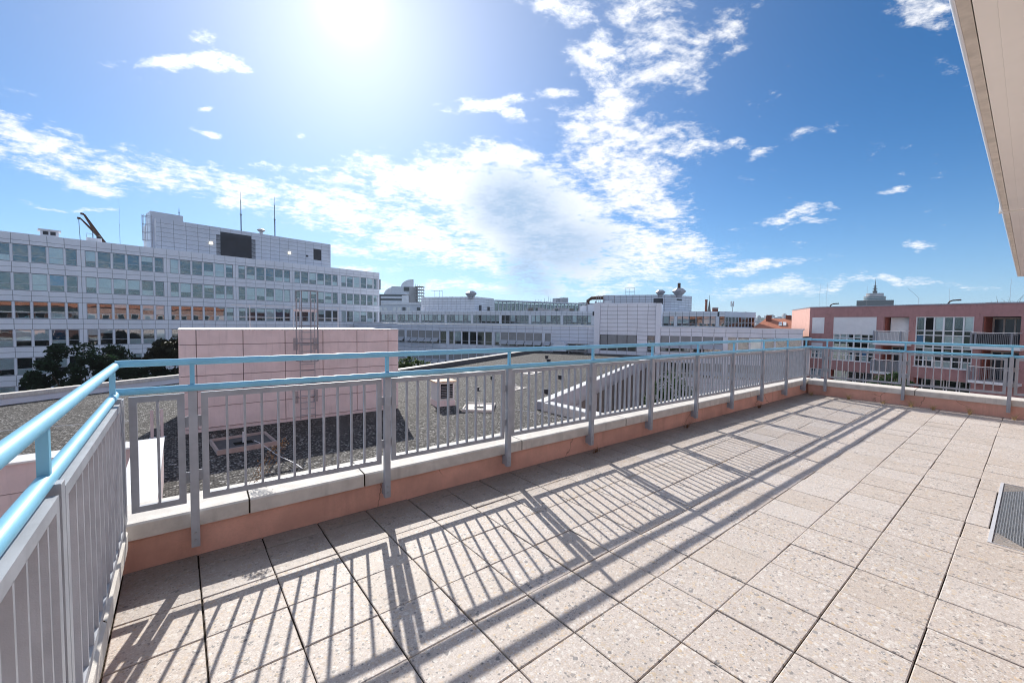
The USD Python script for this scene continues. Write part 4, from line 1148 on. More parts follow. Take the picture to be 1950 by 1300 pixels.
u_ = Fr(*MF(-2.6, 0.9, 0)[:2], -60.0, GZ)
MB(u_).box(-1.35, 1.35, -0.5, 0.8, 0.3, 1.45).build('casing', M['awning'], rm2)
MB(u_).box(-1.45, 1.45, -0.6, 0.9, 1.45, 1.55).build('lid', M['panel_dim'], rm2)
for s in (-0.65, 0.65):
    MB(u_).box(s - 0.5, s + 0.5, 0.8, 0.83, 0.5, 1.3).build('grille', M['louvre'], rm2)
for s in (-1.2, 1.2):
    MB(u_).box(s - 0.06, s + 0.06, -0.4, 0.7, -0.02, 0.3).build('leg', M['steel'], rm2)

# stair tower that stands out of the wing
st_ = thing('stair_tower', 'tall square panelled stair tower standing between the two courtyard wings', 'stair tower', at=MF(4.3, -4, GROUND))
RT = 4.68
MB(MF).box(-0.30, 8.70, -9.0, -0.30, GROUND, RT - 0.15).build('core', M['joint_grey'], st_)
MB(MF).box(-0.42, 0.40, -0.62, 0.30, GROUND, RT).build('corner_pilaster', M['panel'], st_)
MB(MF).box(8.12, 8.82, -0.62, 0.16, GROUND, RT - 0.05).build('corner_pilaster', M['panel'], st_)
cj_ = [0.41, 1.50, 2.88, 4.28, 5.64, 7.06, 8.11]
zj_ = [4.68, 4.11, 3.53, 2.95, 2.36, 1.78, 1.21, 0.64, 0.08]
items = []
for a, b in zip(cj_[:-1], cj_[1:]):
    for z1, z0 in zip(zj_[:-1], zj_[1:]):
        items.append((MB(MF).box(a + G, b - G, -0.08, nrg.normal(0, 0.002), z0 + G, z1 - G), M['panel']))
zl = [0.08 - 0.58 * q for q in range(0, 13)]
for a, b in zip(cj_[:-1], cj_[1:]):
    for z1, z0 in zip(zl[:-1], zl[1:]):
        mid = ((a + b) / 2, (z0 + z1) / 2)
        if mid[0] < 5.64 and -2.3 < mid[1]:
            continue
        if 7.06 < mid[0] < 8.2 and -2.3 < mid[1]:
            continue
        items.append((MB(MF).box(a + G, b - G, -0.08, nrg.normal(0, 0.002), z0 + G, z1 - G), M['panel']))
for q in range(5):
    for z1, z0 in zip(zj_[:-1], zj_[1:]):
        items.append((MB(MF).box(8.72, 8.80, -0.64 - 1.4 * (q + 1) + G, -0.64 - 1.4 * q - G, z0 + G, z1 - G), M['panel_dim']))
pieces('wall_panel', items, st_)
MB(MF).box(0.41, 5.64, -0.28, -0.27, -2.3, 0.06).build('window_backing', M['interior'], st_)
for a, b in ((0.45, 1.5), (1.5, 2.88), (2.88, 4.28), (4.28, 5.62)):
    window(MF, a + 0.04, b - 0.04, -2.26, 0.05, st_, trans=-1.5, depth=-0.2)
    MB(MF).box(a + 0.05, b - 0.05, -0.10, -0.07, -1.42, 0.04).build('shutter', M['awning'], st_)
for z0, z1 in ((-0.62, 0.05), (-1.22, -0.66), (-1.78, -1.26), (-2.3, -1.82)):
    window(MF, 7.1, 8.08, z0, z1, st_, depth=-0.2)
rl = thing('roof_railing', 'open steel access railing on the left corner of the stair tower roof', 'railing', at=MF(1, -0.5, RT))
for s in (-0.3, 0.0, 0.35, 0.75, 2.3):
    MB().tube([MF(s, -0.5, RT), MF(s, -0.5, RT + 1.1)], 0.03, 5).build('upright', M['steel'], rl)
for z in (0.55, 1.08):
    MB().tube([MF(0.7, -0.5, RT + z), MF(2.3, -0.5, RT + z)], 0.03, 5).build('top_tube', M['steel'], rl)
MB().tube([MF(-0.3, -0.5, RT + 1.08), MF(0.75, -0.5, RT + 1.08)], 0.03, 5).build('top_tube', M['steel'], rl)

# right wing joined to the tower
rw_ = thing('courtyard_wing', 'pale panelled right wing between the stair tower and the pink flats', 'office wing', at=MF(17, -5, GROUND))
MB(MF).box(8.84, 25.6, -16.0, -0.42, GROUND, RM - 0.3).build('core', M['interior'], rw_)
MB(MF).box(8.84, 25.7, -17.0, -0.08, RM - 0.10, RM - 0.01).build('roof_terrace', M['light_steel'], rw_)
MB(MF).box(8.84, 25.7, -0.10, 0.05, RM, RM + 0.12).build('roof_edge', M['capping'], rw_)
wj = [8.84, 10.0, 11.35, 12.75, 14.13, 15.53, 16.95, 18.35, 19.76, 21.17, 22.6, 24.02, 25.55]
items = []
bk = MB(MF)
for z0, z1 in ((0.10, RM - 0.11), (-3.5, -2.05), (-6.9, -5.45), (-9.0, -6.9)):
    bk.box(8.85, 25.55, -0.40, -0.072, z0, z1)
for a, b in zip(wj[:-1], wj[1:]):
    for z0, z1 in [(0.68, RM), (0.10, 0.68), (-2.75, -2.05), (-3.5, -2.75), (-6.1, -5.45), (-6.9, -6.1), (-7.9, -6.9), (-9.0, -7.9)]:
        items.append((MB(MF).box(a + G, b - G, -0.07, nrg.normal(0, 0.002), z0 + G, z1 - G), M['panel']))
bk.build('joint_backing', M['joint_grey'], rw_)
pieces('wall_panel', items, rw_)
for zz in ((-2.05, 0.10), (-5.45, -3.5)):
    MB(MF).box(16.62, 17.2, -0.40, 0.06, zz[0], zz[1]).build('pier', M['panel'], rw_)
for i, (a, b) in enumerate(zip(wj[:-1], wj[1:])):
    for k, (h, sl) in enumerate(((0.10, -2.05), (-3.5, -5.45))):
        la, lb = a + 0.06, b - 0.06
        if a < 16.62 < b: lb = 16.60
        if a < 17.2 < b: la = 17.22
        if lb - la < 0.3: continue
        up = 'none'
        if k == 0 and a > 17 and rw.random() < 0.35: up = 'blind'
        window(MF, la, lb, sl + 0.02, h - 0.02, rw_, trans=sl + 0.5, upper=up, depth=-0.16, fmat='white' if k else 'frame')
        MB(MF).box(b - 0.08, b + 0.08, -0.40, -0.05, sl, h).build('mullion', M['panel'], rw_)
        if k == 0 and a < 16:
            awning(MF, la, lb, h - 0.01, rw_, drop=1.0)
        if k == 1 and a > 11.5:
            awning(MF, la, lb, h - 0.01, rw_, drop=1.05, out=0.4, down=0.5)
# upper setback storey behind both wings
UF = Fr(81.77, 68.51, -60.0)
ut = thing('upper_storey', 'set back top storey with ribbon windows behind the left courtyard wing', 'office storey', at=UF(-30, -5, 0))
ut2 = thing('upper_storey', 'set back top storey with white framed windows behind the right courtyard wing', 'office storey', at=UF(14, -5, 0))
def upper(t, s0, s1, piers, z_roof=4.74, head=3.6, sill=1.3, last=None, wm='frame', nb=6):
    MB(UF).box(s0, s1, -10.0, -0.42, -6, z_roof - 0.1).build('core', M['interior'], t)
    MB(UF).box(s0, s1, -0.40, -0.08, -6.0, sill).build('sill_wall', M['panel_dim'], t)
    MB(UF).box(s0, s1, -10.0, -0.08, z_roof - 0.08, z_roof).build('roof', M['light_steel'], t)
    bk = MB(UF).box(s0, s1, -0.40, -0.072, head, z_roof - 0.09)
    bk.build('joint_backing', M['joint_grey'], t)
    items = []
    for a, b in zip(piers[:-1], piers[1:]):
        w = (b - a) / nb
        for q in range(nb):
            x0, x1 = a + q * w, a + (q + 1) * w
            items.append((MB(UF).box(x0 + 0.03, x1 - 0.03, -0.07, nrg.normal(0, 0.002), head + 0.02, z_roof - 0.62), M['panel']))
            items.append((MB(UF).box(x0 + 0.03, x1 - 0.03, -0.07, nrg.normal(0, 0.002), z_roof - 0.57, z_roof), M['panel']))
            la, lb = x0 + (0.36 if q == 0 else 0.07), x1 - (0.36 if q == nb - 1 else 0.07)
            window(UF, la, lb, sill, head, t, trans=sill + 0.62 if wm == 'frame' else None, upper='blind' if rw.random() < 0.45 else 'none', depth=-0.14, fmat=wm, ft=0.07)
            if wm == 'white':
                pass
        MB(UF).box(b - 0.33, b + 0.33, -0.40, 0.02, sill, head).build('pier', M['panel'], t)
    pieces('wall_panel', items, t)
upper(ut, -69.5, -0.9, [-69.0, -60.4, -52.0, -43.4, -34.9, -26.3, -17.75, -9.1, -1.2])
upper(ut2, 8.5, 28.6, [9.8, 18.2, 27.0], wm='frame')
for z0, z1 in ((3.62, 4.12), (4.17, 4.74)):
    MB(UF).box(27.36, 28.58, -0.07, 0.0, z0, z1).build('wall_panel', M['panel'], ut2)
    MB(UF).box(8.5, 9.77, -0.07, 0.0, z0, z1).build('wall_panel', M['panel'], ut2)
window(UF, 27.40, 28.50, 1.3, 3.6, ut2, trans=2.3, depth=-0.14, ft=0.07)
# its right return wall
RF = Fr(*UF(28.62, 0, 0)[:2], -15.0)
MB(RF).box(0.25, 9.8, -8.0, -0.42, -6, 4.64).build('return_core', M['interior'], ut2)
MB(RF).box(-0.05, 9.9, -0.42, -0.01, 3.55, 4.74).build('return_band', M['panel_dim'], ut2)
MB(RF).box(-0.05, 9.9, -0.42, -0.01, -6, 1.2).build('return_sill', M['panel_dim'], ut2)
for q in range(9):
    window(RF, 0.02 + q * 1.08, 1.06 + q * 1.08, 1.2, 3.55, ut2, trans=2.3, depth=-0.1, fmat='frame', ft=0.10)
# plant boxes on the upper storey
def plantbox(label, corners, z0, z1, rows, mats, at_z):
    """Panelled box given its three visible ground corners, left to right."""
    t = thing('roof_plant_room', label, 'plant room', at=(corners[1][0], corners[1][1], z0))
    items = []
    for (a, b), mat in zip(zip(corners[:-1], corners[1:]), mats):
        a, b = np.array(a), np.array(b)
        ln = np.linalg.norm(b - a)
        fr = Fr(a[0], a[1], math.degrees(math.atan2(b[1] - a[1], b[0] - a[0])))
        MB(fr).box(0, ln, -5, -0.09, z0, z1 - 0.05).build('core', M['joint_grey'], t)
        nc = max(2, int(round(ln / 1.5)))
        for i in range(nc):
            for r in range(rows):
                items.append((MB(fr).box(ln * i / nc + 0.03, ln * (i + 1) / nc - 0.03, -0.08, 0.0, z0 + (z1 - z0) * r / rows + 0.03, z0 + (z1 - z0) * (r + 1) / rows - 0.03), M[mat]))
    pieces('wall_panel', items, t)
    return t
plantbox('long pale panelled plant room on the set back storey left of the stair tower', [(58.07, 117.55), (67.17, 101.8), (77.0, 105.8)], 4.7, 9.0, 6, ['panel', 'panel_dim'], 0)  # right face takes the darker panel, its shading put into the colour
plantbox('grey panelled plant room with a corner behind the stair tower', [(85.5, 70.0), (93.75, 55.75), (103.1, 55.5)], 4.7, 8.95, 7, ['panel_dim', 'panel_dim'], 0)
def side_louvre(parent, a, b, s0, s1, z0, z1):
    fr = Fr(a[0], a[1], math.degrees(math.atan2(b[1] - a[1], b[0] - a[0])))
    lv = MB(fr).box(s0, s1, 0.004, 0.05, z0, z1).build('louvre', M['louvre'], parent)
side_louvre('/World/roof_plant_room_001', (67.17, 101.8), (77.0, 105.8), 2.2, 3.6, 4.9, 6.6)
side_louvre('/World/roof_plant_room_001', (67.17, 101.8), (77.0, 105.8), 6.8, 8.2, 4.9, 6.3)
side_louvre('/World/roof_plant_room_002', (85.5, 70.0), (93.75, 55.75), 12.4, 14.6, 6.6, 8.0)
side_louvre('/World/roof_plant_room_002', (93.75, 55.75), (103.1, 55.5), 2.4, 4.6, 7.6, 8.0)
def hat_vent(p, r, label, pipe=False):
    t = thing('roof_vent', label, 'vent', at=p)
    MB().lathe([(r * 0.62, -0.1), (r * 0.75, 0.1), (r * 1.15, r * 0.55), (r * 1.15, r * 0.62), (r * 0.62, r * 1.05), (0.001, r * 1.06)], p, 8).build('cowl', M['steel'], t)
    MB().lathe([(r * 0.5, -0.6), (r * 0.5, 0.0)], p, 8).build('neck', M['steel'], t)
    if pipe:
        MB().lathe([(r * 0.25, r), (r * 0.25, r * 1.9), (0.001, r * 1.95)], p, 8).build('flue', M['rust'], t)
    return t
hat_vent(np.array([66.6, 102.9, 9.0]), 1.5, 'grey octagonal roof vent on the long pale plant room')
hat_vent(np.array([92.6, 58.0, 8.95]), 1.05, 'smaller octagonal vent on the plant room behind the stair tower')
hat_vent(np.array([95.0, 54.5, 8.9]), 1.45, 'octagonal vent with a brown flue on the right plant room', True)
rf = thing('roof_railing', 'small square steel frame on the plant room behind the stair tower', 'railing', at=(88, 64, 8.9))
cF = Fr(88.3, 65.2, -60.0)
for s in (0, 1.1, 2.3):
    MB().tube([cF(s, -0.3, 8.9), cF(s, -0.3, 10.7)], 0.04, 5).build('upright', M['steel'], rf)
for z in (9.7, 10.7):
    MB().tube([cF(0, -0.3, z), cF(2.3, -0.3, z)], 0.04, 5).build('cross_bar', M['steel'], rf)
rf = thing('roof_railing', 'open steel frame on the left end of the long pale plant room', 'railing', at=(60, 114, 9))
cF = Fr(60.4, 113.5, -60.0)
for s in (0, 1.6, 2.6):
    MB().tube([cF(s, -0.3, 9.0), cF(s, -0.3, 10.9)], 0.05, 5).build('upright', M['steel'], rf)
MB().tube([cF(-1.2, -0.3, 10.9), cF(2.6, -0.3, 10.9)], 0.05, 5).build('cross_bar', M['steel'], rf)
dk = thing('air_duct', 'bent dark duct at the left end of the plant room behind the tower', 'duct', at=(83, 72, 8))
MB().tube([(83.5, 73.2, 4.7), (83.5, 73.2, 7.6), (84.0, 72.4, 8.2), (85.5, 69.8, 8.25)], 0.45, 8).build('pipe', M['rust'], dk, smooth=40)
# ------------------------------------------------------------------ pink flats on the right
PF = Fr(62.407, 17.979, -102.2)
fl = thing('pink_flats', 'dusty pink block of flats with white grid windows and balconies on the right', 'block of flats', at=PF(9, -5, GROUND))
ZT = 4.12
LEN = 27.0
outline = sbox(0.0, GROUND, LEN, ZT - 0.10)
holes = []
W1 = (0.30, 1.68, 0.82, 2.82); W1b = (0.30, 1.6, -2.22, -0.30); W1c = (0.30, 1.6, -5.6, -3.5)
W2 = (2.68, 6.92, -2.28, 2.83); W3 = (10.26, 14.52, -2.30, 2.83); W4 = (18.6, 22.9, -2.30, 2.83)
BA = (7.55, 9.72, 0.02, 2.82); BB = (7.45, 9.70, -3.15, -0.35); BC = (15.08, 17.44, 0.02, 2.82); BD_ = (15.08, 17.44, -3.15, -0.35)
GA = (2.35, 6.9, -5.9, -3.50); GB = (10.3, 14.55, -5.9, -3.50)
for q in (W1, W1b, W1c, W2, W3, W4, BA, BB, BC, BD_, GA, GB):
    holes.append(sbox(q[0], q[2], q[1], q[3]))
wall = outline
for hbox in holes:
    wall = wall.difference(hbox)
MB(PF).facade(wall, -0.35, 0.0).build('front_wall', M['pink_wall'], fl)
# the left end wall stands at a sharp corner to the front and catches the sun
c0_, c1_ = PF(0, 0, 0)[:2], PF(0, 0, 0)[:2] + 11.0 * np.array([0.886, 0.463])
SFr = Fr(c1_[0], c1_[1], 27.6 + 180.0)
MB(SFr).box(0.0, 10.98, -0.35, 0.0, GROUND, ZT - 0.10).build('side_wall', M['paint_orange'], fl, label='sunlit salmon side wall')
MB(SFr).box(-0.05, 11.02, -0.42, 0.05, ZT - 0.10, ZT).build('roof_edge', M['steel'], fl)
MB().poly(Polygon([tuple(c0_ + 0.5 * np.array([0.2, -0.9])), tuple(c1_ + np.array([0.1, -0.45])), tuple(PF(LEN, -14, 0)[:2]), tuple(PF(LEN, -0.36, 0)[:2])]), ZT - 0.5, ZT - 0.2).build('roof', M['slate'], fl)
MB(PF).box(0.06, LEN, -0.42, 0.05, ZT - 0.10, ZT).build('roof_edge', M['steel'], fl)
MB(PF).box(2.6, LEN, -4.0, -3.8, GROUND, ZT - 0.6).build('inner_wall', M['interior'], fl)
MB(PF).box(0.36, LEN, -3.8, -0.36, -0.32, -0.02).build('floor_slab', M['interior'], fl)
MB(PF).box(0.36, LEN, -3.8, -0.36, -3.5, -3.2).build('floor_slab', M['interior'], fl)
def grid_window(q, cols, zrows, solid=None, blind_top=None, dark=()):
    s0, s1, z0, z1 = q
    f = MB(PF)
    ft = 0.085
    d0, d1 = -0.20, -0.06
    xs = np.linspace(s0, s1, cols + 1)
    for i, x in enumerate(xs):
        w = ft if i in (0, cols) else (0.13 if i % 3 == 0 else 0.10)
        a = x if i == 0 else (x - w if i == cols else x - w / 2)
        f.box(a, a + w, d0, d1, z0, z1)
    for j, z in enumerate(zrows):
        hgt = ft
        for i in range(cols):
            a = xs[i] + (ft if i == 0 else (0.065 if i % 3 == 0 else 0.05))
            b = xs[i + 1] - (ft if i + 1 == cols else (0.065 if (i + 1) % 3 == 0 else 0.05))
            lo = z if j == 0 else (z - hgt if j == len(zrows) - 1 else z - hgt / 2)
            f.box(a, b, d0, d1 - 0.004, lo, lo + hgt)
    w = f.build('grid_window', M['white'], fl)
    for i in range(cols):
        for j in range(len(zrows) - 1):
            a, b = xs[i] + 0.04, xs[i + 1] - 0.04
            lo, hi = zrows[j] + 0.04, zrows[j + 1] - 0.04
            MB(PF).box(a, b, -0.145, -0.138, lo, hi).build('pane', M['glass_clear'] if (i, j) not in dark else M['pit'], w)
            if blind_top and lo > blind_top:
                continue
            if rng.random() < 0.30:
                MB(PF).box(a, b, -0.26, -0.25, lo, hi).build('curtain', M['blind'] if rng.random() < 0.8 else M['blue_blind'], w)
    MB(PF).box(s0 - 0.05, s1 + 0.05, -0.059, 0.06, z0 - 0.06, z0 - 0.002).build('sill', M['white'], w)
    return w
grid_window(W3, 6, [-2.30, -1.62, -0.35, -0.06, 0.95, 1.42, 2.83], dark=((1, 5),))
grid_window(W2, 6, [-2.28, -1.62, -0.72, -0.06, 0.40, 0.83, 2.83], blind_top=0.7)
grid_window(W4, 6, [-2.30, -1.62, -0.35, -0.06, 0.95, 1.42, 2.83])
def shutter(q, z0, name='roller_shutter', slats=14):
    sh_ = MB(PF).box(q[0] + 0.01, q[1] - 0.01, -0.05, -0.03, z0, q[3] - 0.01).build(name, M['white'], fl)
    n = max(3, int((q[3] - z0) / 0.11))
    sl = MB(PF)
    for i in range(n):
        a = z0 + (q[3] - z0) * i / n
        sl.box(q[0] + 0.04, q[1] - 0.04, -0.03, -0.022, a + 0.008, a + (q[3] - z0) / n - 0.008)
    sl.build('slat', M['white'], sh_, kind='stuff')
    for x in np.linspace(q[0], q[1], max(2, int(round((q[1] - q[0]) / 1.4)) + 1)):
        MB(PF).box(max(q[0], x - 0.03), min(q[1], x + 0.03), -0.03, -0.01, z0, q[3] - 0.005).build('guide_rail', M['white'], sh_)
shutter(W1, W1[2])
shutter(W2, 0.80)
for q, zr in ((W1b, [-2.22, -1.62, -1.0, -0.30]), (W1c, [-5.6, -4.6, -3.5])):
    grid_window(q, 2 if q is W1c else 3, zr)
MB(PF).box(0.31, 1.59, -0.05, -0.03, -1.0, -0.31).build('shutter', M['panel_dim'], fl)
# recessed balconies
def balcony(q, label, screen=None, dark=False):
    s0, s1, z0, z1 = q
    b = holder('balcony', fl, label)
    MB(PF).box(s0 - 0.45, s1 + 0.30, -2.2, 1.05, z0 - 0.24, z0).build('slab', M['white'], b)
    MB(PF).box(s0 + 0.001, s0 + 0.08, -2.2, -0.36, z0, z1).build('reveal', M['pink_reveal'], b)
    MB(PF).box(s1 - 0.08, s1 - 0.001, -2.2, -0.36, z0, z1).build('reveal', M['pink_reveal'], b)
    MB(PF).box(s0, s1, -2.4, -2.22, z0, z1).build('back_wall', M['coping'] if not dark else M['interior'], b)
    f = MB(PF)
    for i in range(4):
        x = s0 + 0.15 + (s1 - s0 - 0.3) * i / 3
        f.box(x - 0.06, x + 0.06, -2.2, -2.12, z0 + 0.02, z1 - 0.12)
    f.box(s0 + 0.1, s1 - 0.1, -2.2, -2.13, z1 - 0.2, z1 - 0.05)
    f.build('door_frame', M['coping'], b)
    for i in range(3):
        x0 = s0 + 0.15 + (s1 - s0 - 0.3) * i / 3 + 0.07
        x1 = s0 + 0.15 + (s1 - s0 - 0.3) * (i + 1) / 3 - 0.07
        MB(PF).box(x0, x1, -2.19, -2.16, z0 + 0.05, z1 - 0.22).build('door_pane', M['far_glass'], b)
    zr = z0 + 1.30
    a0, a1, n1 = s0 - 0.42, s1 + 0.10, 0.98
    rail = MB()
    rail.tube([PF(a0, -0.0, zr), PF(a0, n1, zr), PF(a1, n1, zr), PF(a1, 0.0, zr)], 0.035, 6)
    rl_ = rail.build('handrail', M['light_steel'], b)
    bars_ = MB(PF)
    n = int((a1 - a0) / 0.115)
    for i in range(n + 1):
        x = a0 + (a1 - a0) * i / n
        bars_.box(x - 0.011, x + 0.011, n1 - 0.011, n1 + 0.011, z0 - 0.12, zr - 0.12)
    bars_.box(a0, a1, n1 - 0.015, n1 + 0.015, zr - 0.14, zr - 0.10)
    for x in (a0, a0 + 0.3, a1 - 0.35):
        bars_.box(x - 0.06, x + 0.06, n1 - 0.045, n1 + 0.045, z0 - 0.24, zr)
    bars_.build('railing_bars', M['cage'] if dark else M['steel'], b, kind='stuff')
    if screen:
        MB(PF).box(a0 + 0.05, a1 - 0.05, n1 - 0.05, n1 - 0.03, z0 + 0.02, zr - 0.15).build('screen', M[screen], b)
    return b
balcony(BA, 'upper balcony with a white cloth screen behind its bars', 'white')
balcony(BB, 'lower balcony with grey screen', 'awning')
balcony(BC, 'upper right balcony with black screen', 'dark', True)
balcony(BD_, 'lower right balcony with dark railing', None, True)
MB(PF).box(BA[0] + 0.3, BA[1] - 0.1, -0.9, -0.87, BA[2] + 0.1, BA[3] - 0.05).build('awning_cloth', M['blind'], fl)
for q in (GA, GB):
    for i in range(4):
        x0 = q[0] + 0.45 + (q[1] - q[0] - 0.5) * i / 4
        x1 = q[0] + 0.45 + (q[1] - q[0] - 0.5) * (i + 1) / 4 - 0.15
        window(PF, x0, x1, q[2] + 0.3, q[3] - 0.05, fl, depth=-0.7, fmat='white', ft=0.07)
    MB(PF).box(q[0], q[0] + 0.05, -1.2, -0.36, q[2], q[3]).build('reveal', M['pink_reveal'], fl)
# gooseneck pipes and whip antennas on the roof edge
def goose(s, label):
    p = PF(s, -1.0, ZT - 0.3)
    t = thing('gooseneck_vent', label, 'roof pipe', at=p)
    pts = [p, p + [0, 0, 0.42], p + PF.d * 0.10 + [0, 0, 0.58], p + PF.d * 0.32 + [0, 0, 0.66], p + PF.d * 0.9 + [0, 0, 0.68]]
    MB().tube(pts, 0.07, 8).build('bent_pipe', M['dark'], t, smooth=40)
    MB().lathe([(0.11, -0.02), (0.11, 0.1)], p, 8).build('flange', M['steel'], t)
goose(1.75, 'bent black vent pipe at the left end of the pink flats roof')
goose(12.35, 'bent black vent pipe above the middle grid window of the pink flats')
for s, h, lb in ((-0.6, 3.3, 'thin whip antenna at the left corner of the pink flats roof'), (1.0, 3.3, 'thin whip antenna just left of the first bent pipe'), (5.2, 2.6, 'thin whip antenna left of the distant tower'), (12.2, 1.9, 'thin short whip antenna beside the second bent pipe'), (16.3, 2.6, 'thin whip antenna at the right of the pink flats roof')):
    p = PF(max(s, 0.2), -1.6, ZT - 0.3)
    MB().tube([p, p + [0, 0, h]], 0.009, 5).build('whip_antenna', M['steel'], '/World', label=lb, cat='antenna')
an = thing('tv_aerial', 'thin forked aerial on the pink flats right of the distant tower', 'antenna', at=PF(9.6, -2, ZT))
MB().tube([PF(9.7, -2, ZT - 0.3), PF(9.7, -2, ZT + 0.75)], 0.013, 5).build('pole', M['steel'], an)
MB().tube([PF(9.7, -2, ZT + 0.75), PF(8.75, -2, ZT + 1.85)], 0.012, 5).build('arm', M['steel'], an)
MB(PF).box(14.6, 15.9, -3.2, -2.2, ZT - 0.25, ZT + 0.12).build('roof_lid', M['copper'], fl)
# ------------------------------------------------------------------ the city beyond
gd_ = MB()
R_ = 9000.0
gd_.raw([(-R_, -R_, GROUND), (R_, -R_, GROUND), (R_, R_, GROUND), (-R_, R_, GROUND)], [[0, 1, 2], [0, 2, 3]])
gd_.build('ground', M['ground'], '/World', kind='structure', at=(0, 0, GROUND))
yd = MB(); yd.raw([(14.6, -6, GROUND + 0.02), (64, -6, GROUND + 0.02), (64, 26, GROUND + 0.02), (43, 34, GROUND + 0.02), (14.6, 16, GROUND + 0.02)], [[0, 1, 2], [0, 2, 3], [0, 3, 4]])
yd.build('courtyard_paving', M['yard'], '/World', kind='structure', at=(30, 10, GROUND + 0.02))

def house(label, x, y, ang, w, d, z0, zw, zr, wall='house', roof='tiles', name='house', win=True, hip=2.5, group=None):
    fr = Fr(x, y, ang)
    t = thing(name, label, 'house', at=(x, y, z0), group=group)
    MB(fr).box(-w / 2, w / 2, -d, 0, z0, zw).build('wall', M[wall], t)
    v = [fr(-w / 2 - .4, .4, zw + .002), fr(w / 2 + .4, .4, zw + .002), fr(w / 2 + .4, -d - .4, zw + .002), fr(-w / 2 - .4, -d - .4, zw + .002), fr(-w / 2 + hip, -d / 2, zr), fr(w / 2 - hip, -d / 2, zr)]
    rf_ = MB().raw(v, [[0, 1, 5], [0, 5, 4], [1, 2, 5], [2, 3, 4], [2, 4, 5], [3, 0, 4], [0, 2, 1], [0, 3, 2]]).build('roof', M[roof], t)
    if win:
        n = max(2, int(w / 3))
        for i in range(n):
            x_ = -w / 2 + w * (i + .5) / n
            for zz in np.arange(zw - 2.4, max(z0, zw - 9), -3.0):
                MB(fr).box(x_ - .55, x_ + .55, 0.0, 0.04, zz, zz + 1.5).build('window', M['far_glass'], t)
    return t, fr, rf_
# red tiled roof with chimneys beside the flats
t, fr, rf_ = house('house with a broad red tiled roof, chimneys and a skylight beside the pink flats', 104.3, 34.2, -72.0, 13.4, 10.0, GROUND, 0.6, 3.35, 'house', 'tiles')
for s, n, lb in ((-3.6, -4.2, None), (0.2, -5.2, None), (4.6, -4.0, None)):
    MB(fr).box(s - .55, s + .55, n - .45, n + .45, 1.5, 4.1).build('chimney', M['brick'], rf_)
for s in (-1.6, -0.8):
    MB().hexa([fr(s, -1.6, 1.72), fr(s + .62, -1.6, 1.72), fr(s + .62, -3.2, 2.45), fr(s, -3.2, 2.45), fr(s, -1.6, 1.84), fr(s + .62, -1.6, 1.84), fr(s + .62, -3.2, 2.57), fr(s, -3.2, 2.57)]).build('skylight', M['capping'], rf_)

# tower with a mast, far away on the right
tv = thing('distant_tower', 'round green glass tower with a tiered mast rising behind the pink flats', 'tower', at=(912, 172, GROUND))
c0 = np.array([912.0, 172.0, 0.0])
MB(Fr(912.0, 172.0, -78)).box(-23, 23, -24, 24, -12, 45).build('block', M['slate'], tv)
MB().lathe([(14.2, 40), (14.2, 52), (11.5, 52.3)], c0, 24).build('glass_drum', M['green_glass'], tv, smooth=30)
for z in (46.5, 49.5, 52):
    MB().lathe([(14.6, z - .5), (14.6, z + .4), (14.0, z + .4)], c0, 24).build('ring', M['house'], tv, smooth=30)
MB().lathe([(11.4, 52.3), (11.4, 57.5), (0.01, 58.2)], c0, 24).build('upper_drum', M['house'], tv, smooth=30)
MB().lathe([(3.0, 58), (2.4, 62), (1.7, 62.5), (1.7, 67), (1.0, 67.5), (1.0, 71), (0.6, 72), (0.45, 76), (0.1, 82)], c0, 10).build('mast', M['slate'], tv)
for z, r in ((60.5, 3.8), (65, 3.2), (69, 2.4)):
    MB().lathe([(0.1, z), (r, z), (r, z + .8), (0.1, z + .8)], c0, 12).build('platform', M['slate'], tv)

# ship like office building between the two white blocks
so = thing('tiered_office', 'distant tiered grey office building with curved roof fins and scaffolding', 'office building', at=(108, 247, GROUND))
SF = Fr(101.0, 253.0, -38.0)
def sb(name, s0, s1, n0, n1, z0, z1, mat): return MB(SF).box(s0, s1, n0, n1, z0, z1).build(name, M[mat], so)
sb('lower_body', -16, 14.5, -14, 0, GROUND, 10.2, 'house')
for i in range(3):
    sb('floor_band', -16, 10.2, -13, 0.5, 10.25 + i * 2.6, 11.5 + i * 2.6, 'panel_dim')
    sb('window_band', -16, 10.0, -12, 0.1, 11.52 + i * 2.6, 12.82 + i * 2.6, 'far_glass')
sb('stair_slab', 10.3, 14.5, -3, 1.2, 10.25, 17.4, 'panel')
sb('upper_body', 3.2, 17.5, -10, -1.0, 18.05, 23.0, 'panel_dim')
sb('dark_recess', 11.0, 17.4, -0.98, -0.6, 20.2, 22.8, 'slate')
sb('dark_block', 14.6, 18.0, -10, 0.0, 10.25, 22.9, 'house')
for (a, b, z0, z1, mt2) in ((-1.5, 4.6, 18.0, 22.5, 'panel'), (9.0, 16.5, 22.9, 27.6, 'panel')):
    P = Polygon([(a, z0)] + [(a + (b - a) * (1 - math.cos(q)), z0 + (z1 - z0) * math.sin(q)) for q in np.linspace(0.15, math.pi / 2, 8)] + [(b, z0)])
    MB(SF).facade(P, -4.0, -1.6).build('roof_fin', M[mt2], so)
for i in range(8):
    sb('scaffold_deck', 18.05, 23.2 + (i < 4) * 3, -6, 0.4, 9.5 + i * 1.9, 9.85 + i * 1.9, 'cage')
for i in range(5):
    MB().tube([SF(18.4 + i * 1.3, 0.6, 6), SF(18.4 + i * 1.3, 0.6, 24.5 - i * 0.4)], 0.16, 4).build('scaffold_pole', M['steel'], so)
sb('low_annex', 22, 30, -6, 0, 8, 14.5 - 2, 'house')
lowo = thing('low_office', 'low grey office roof with small windows below the tiered building', 'office building', at=(70, 150, GROUND))
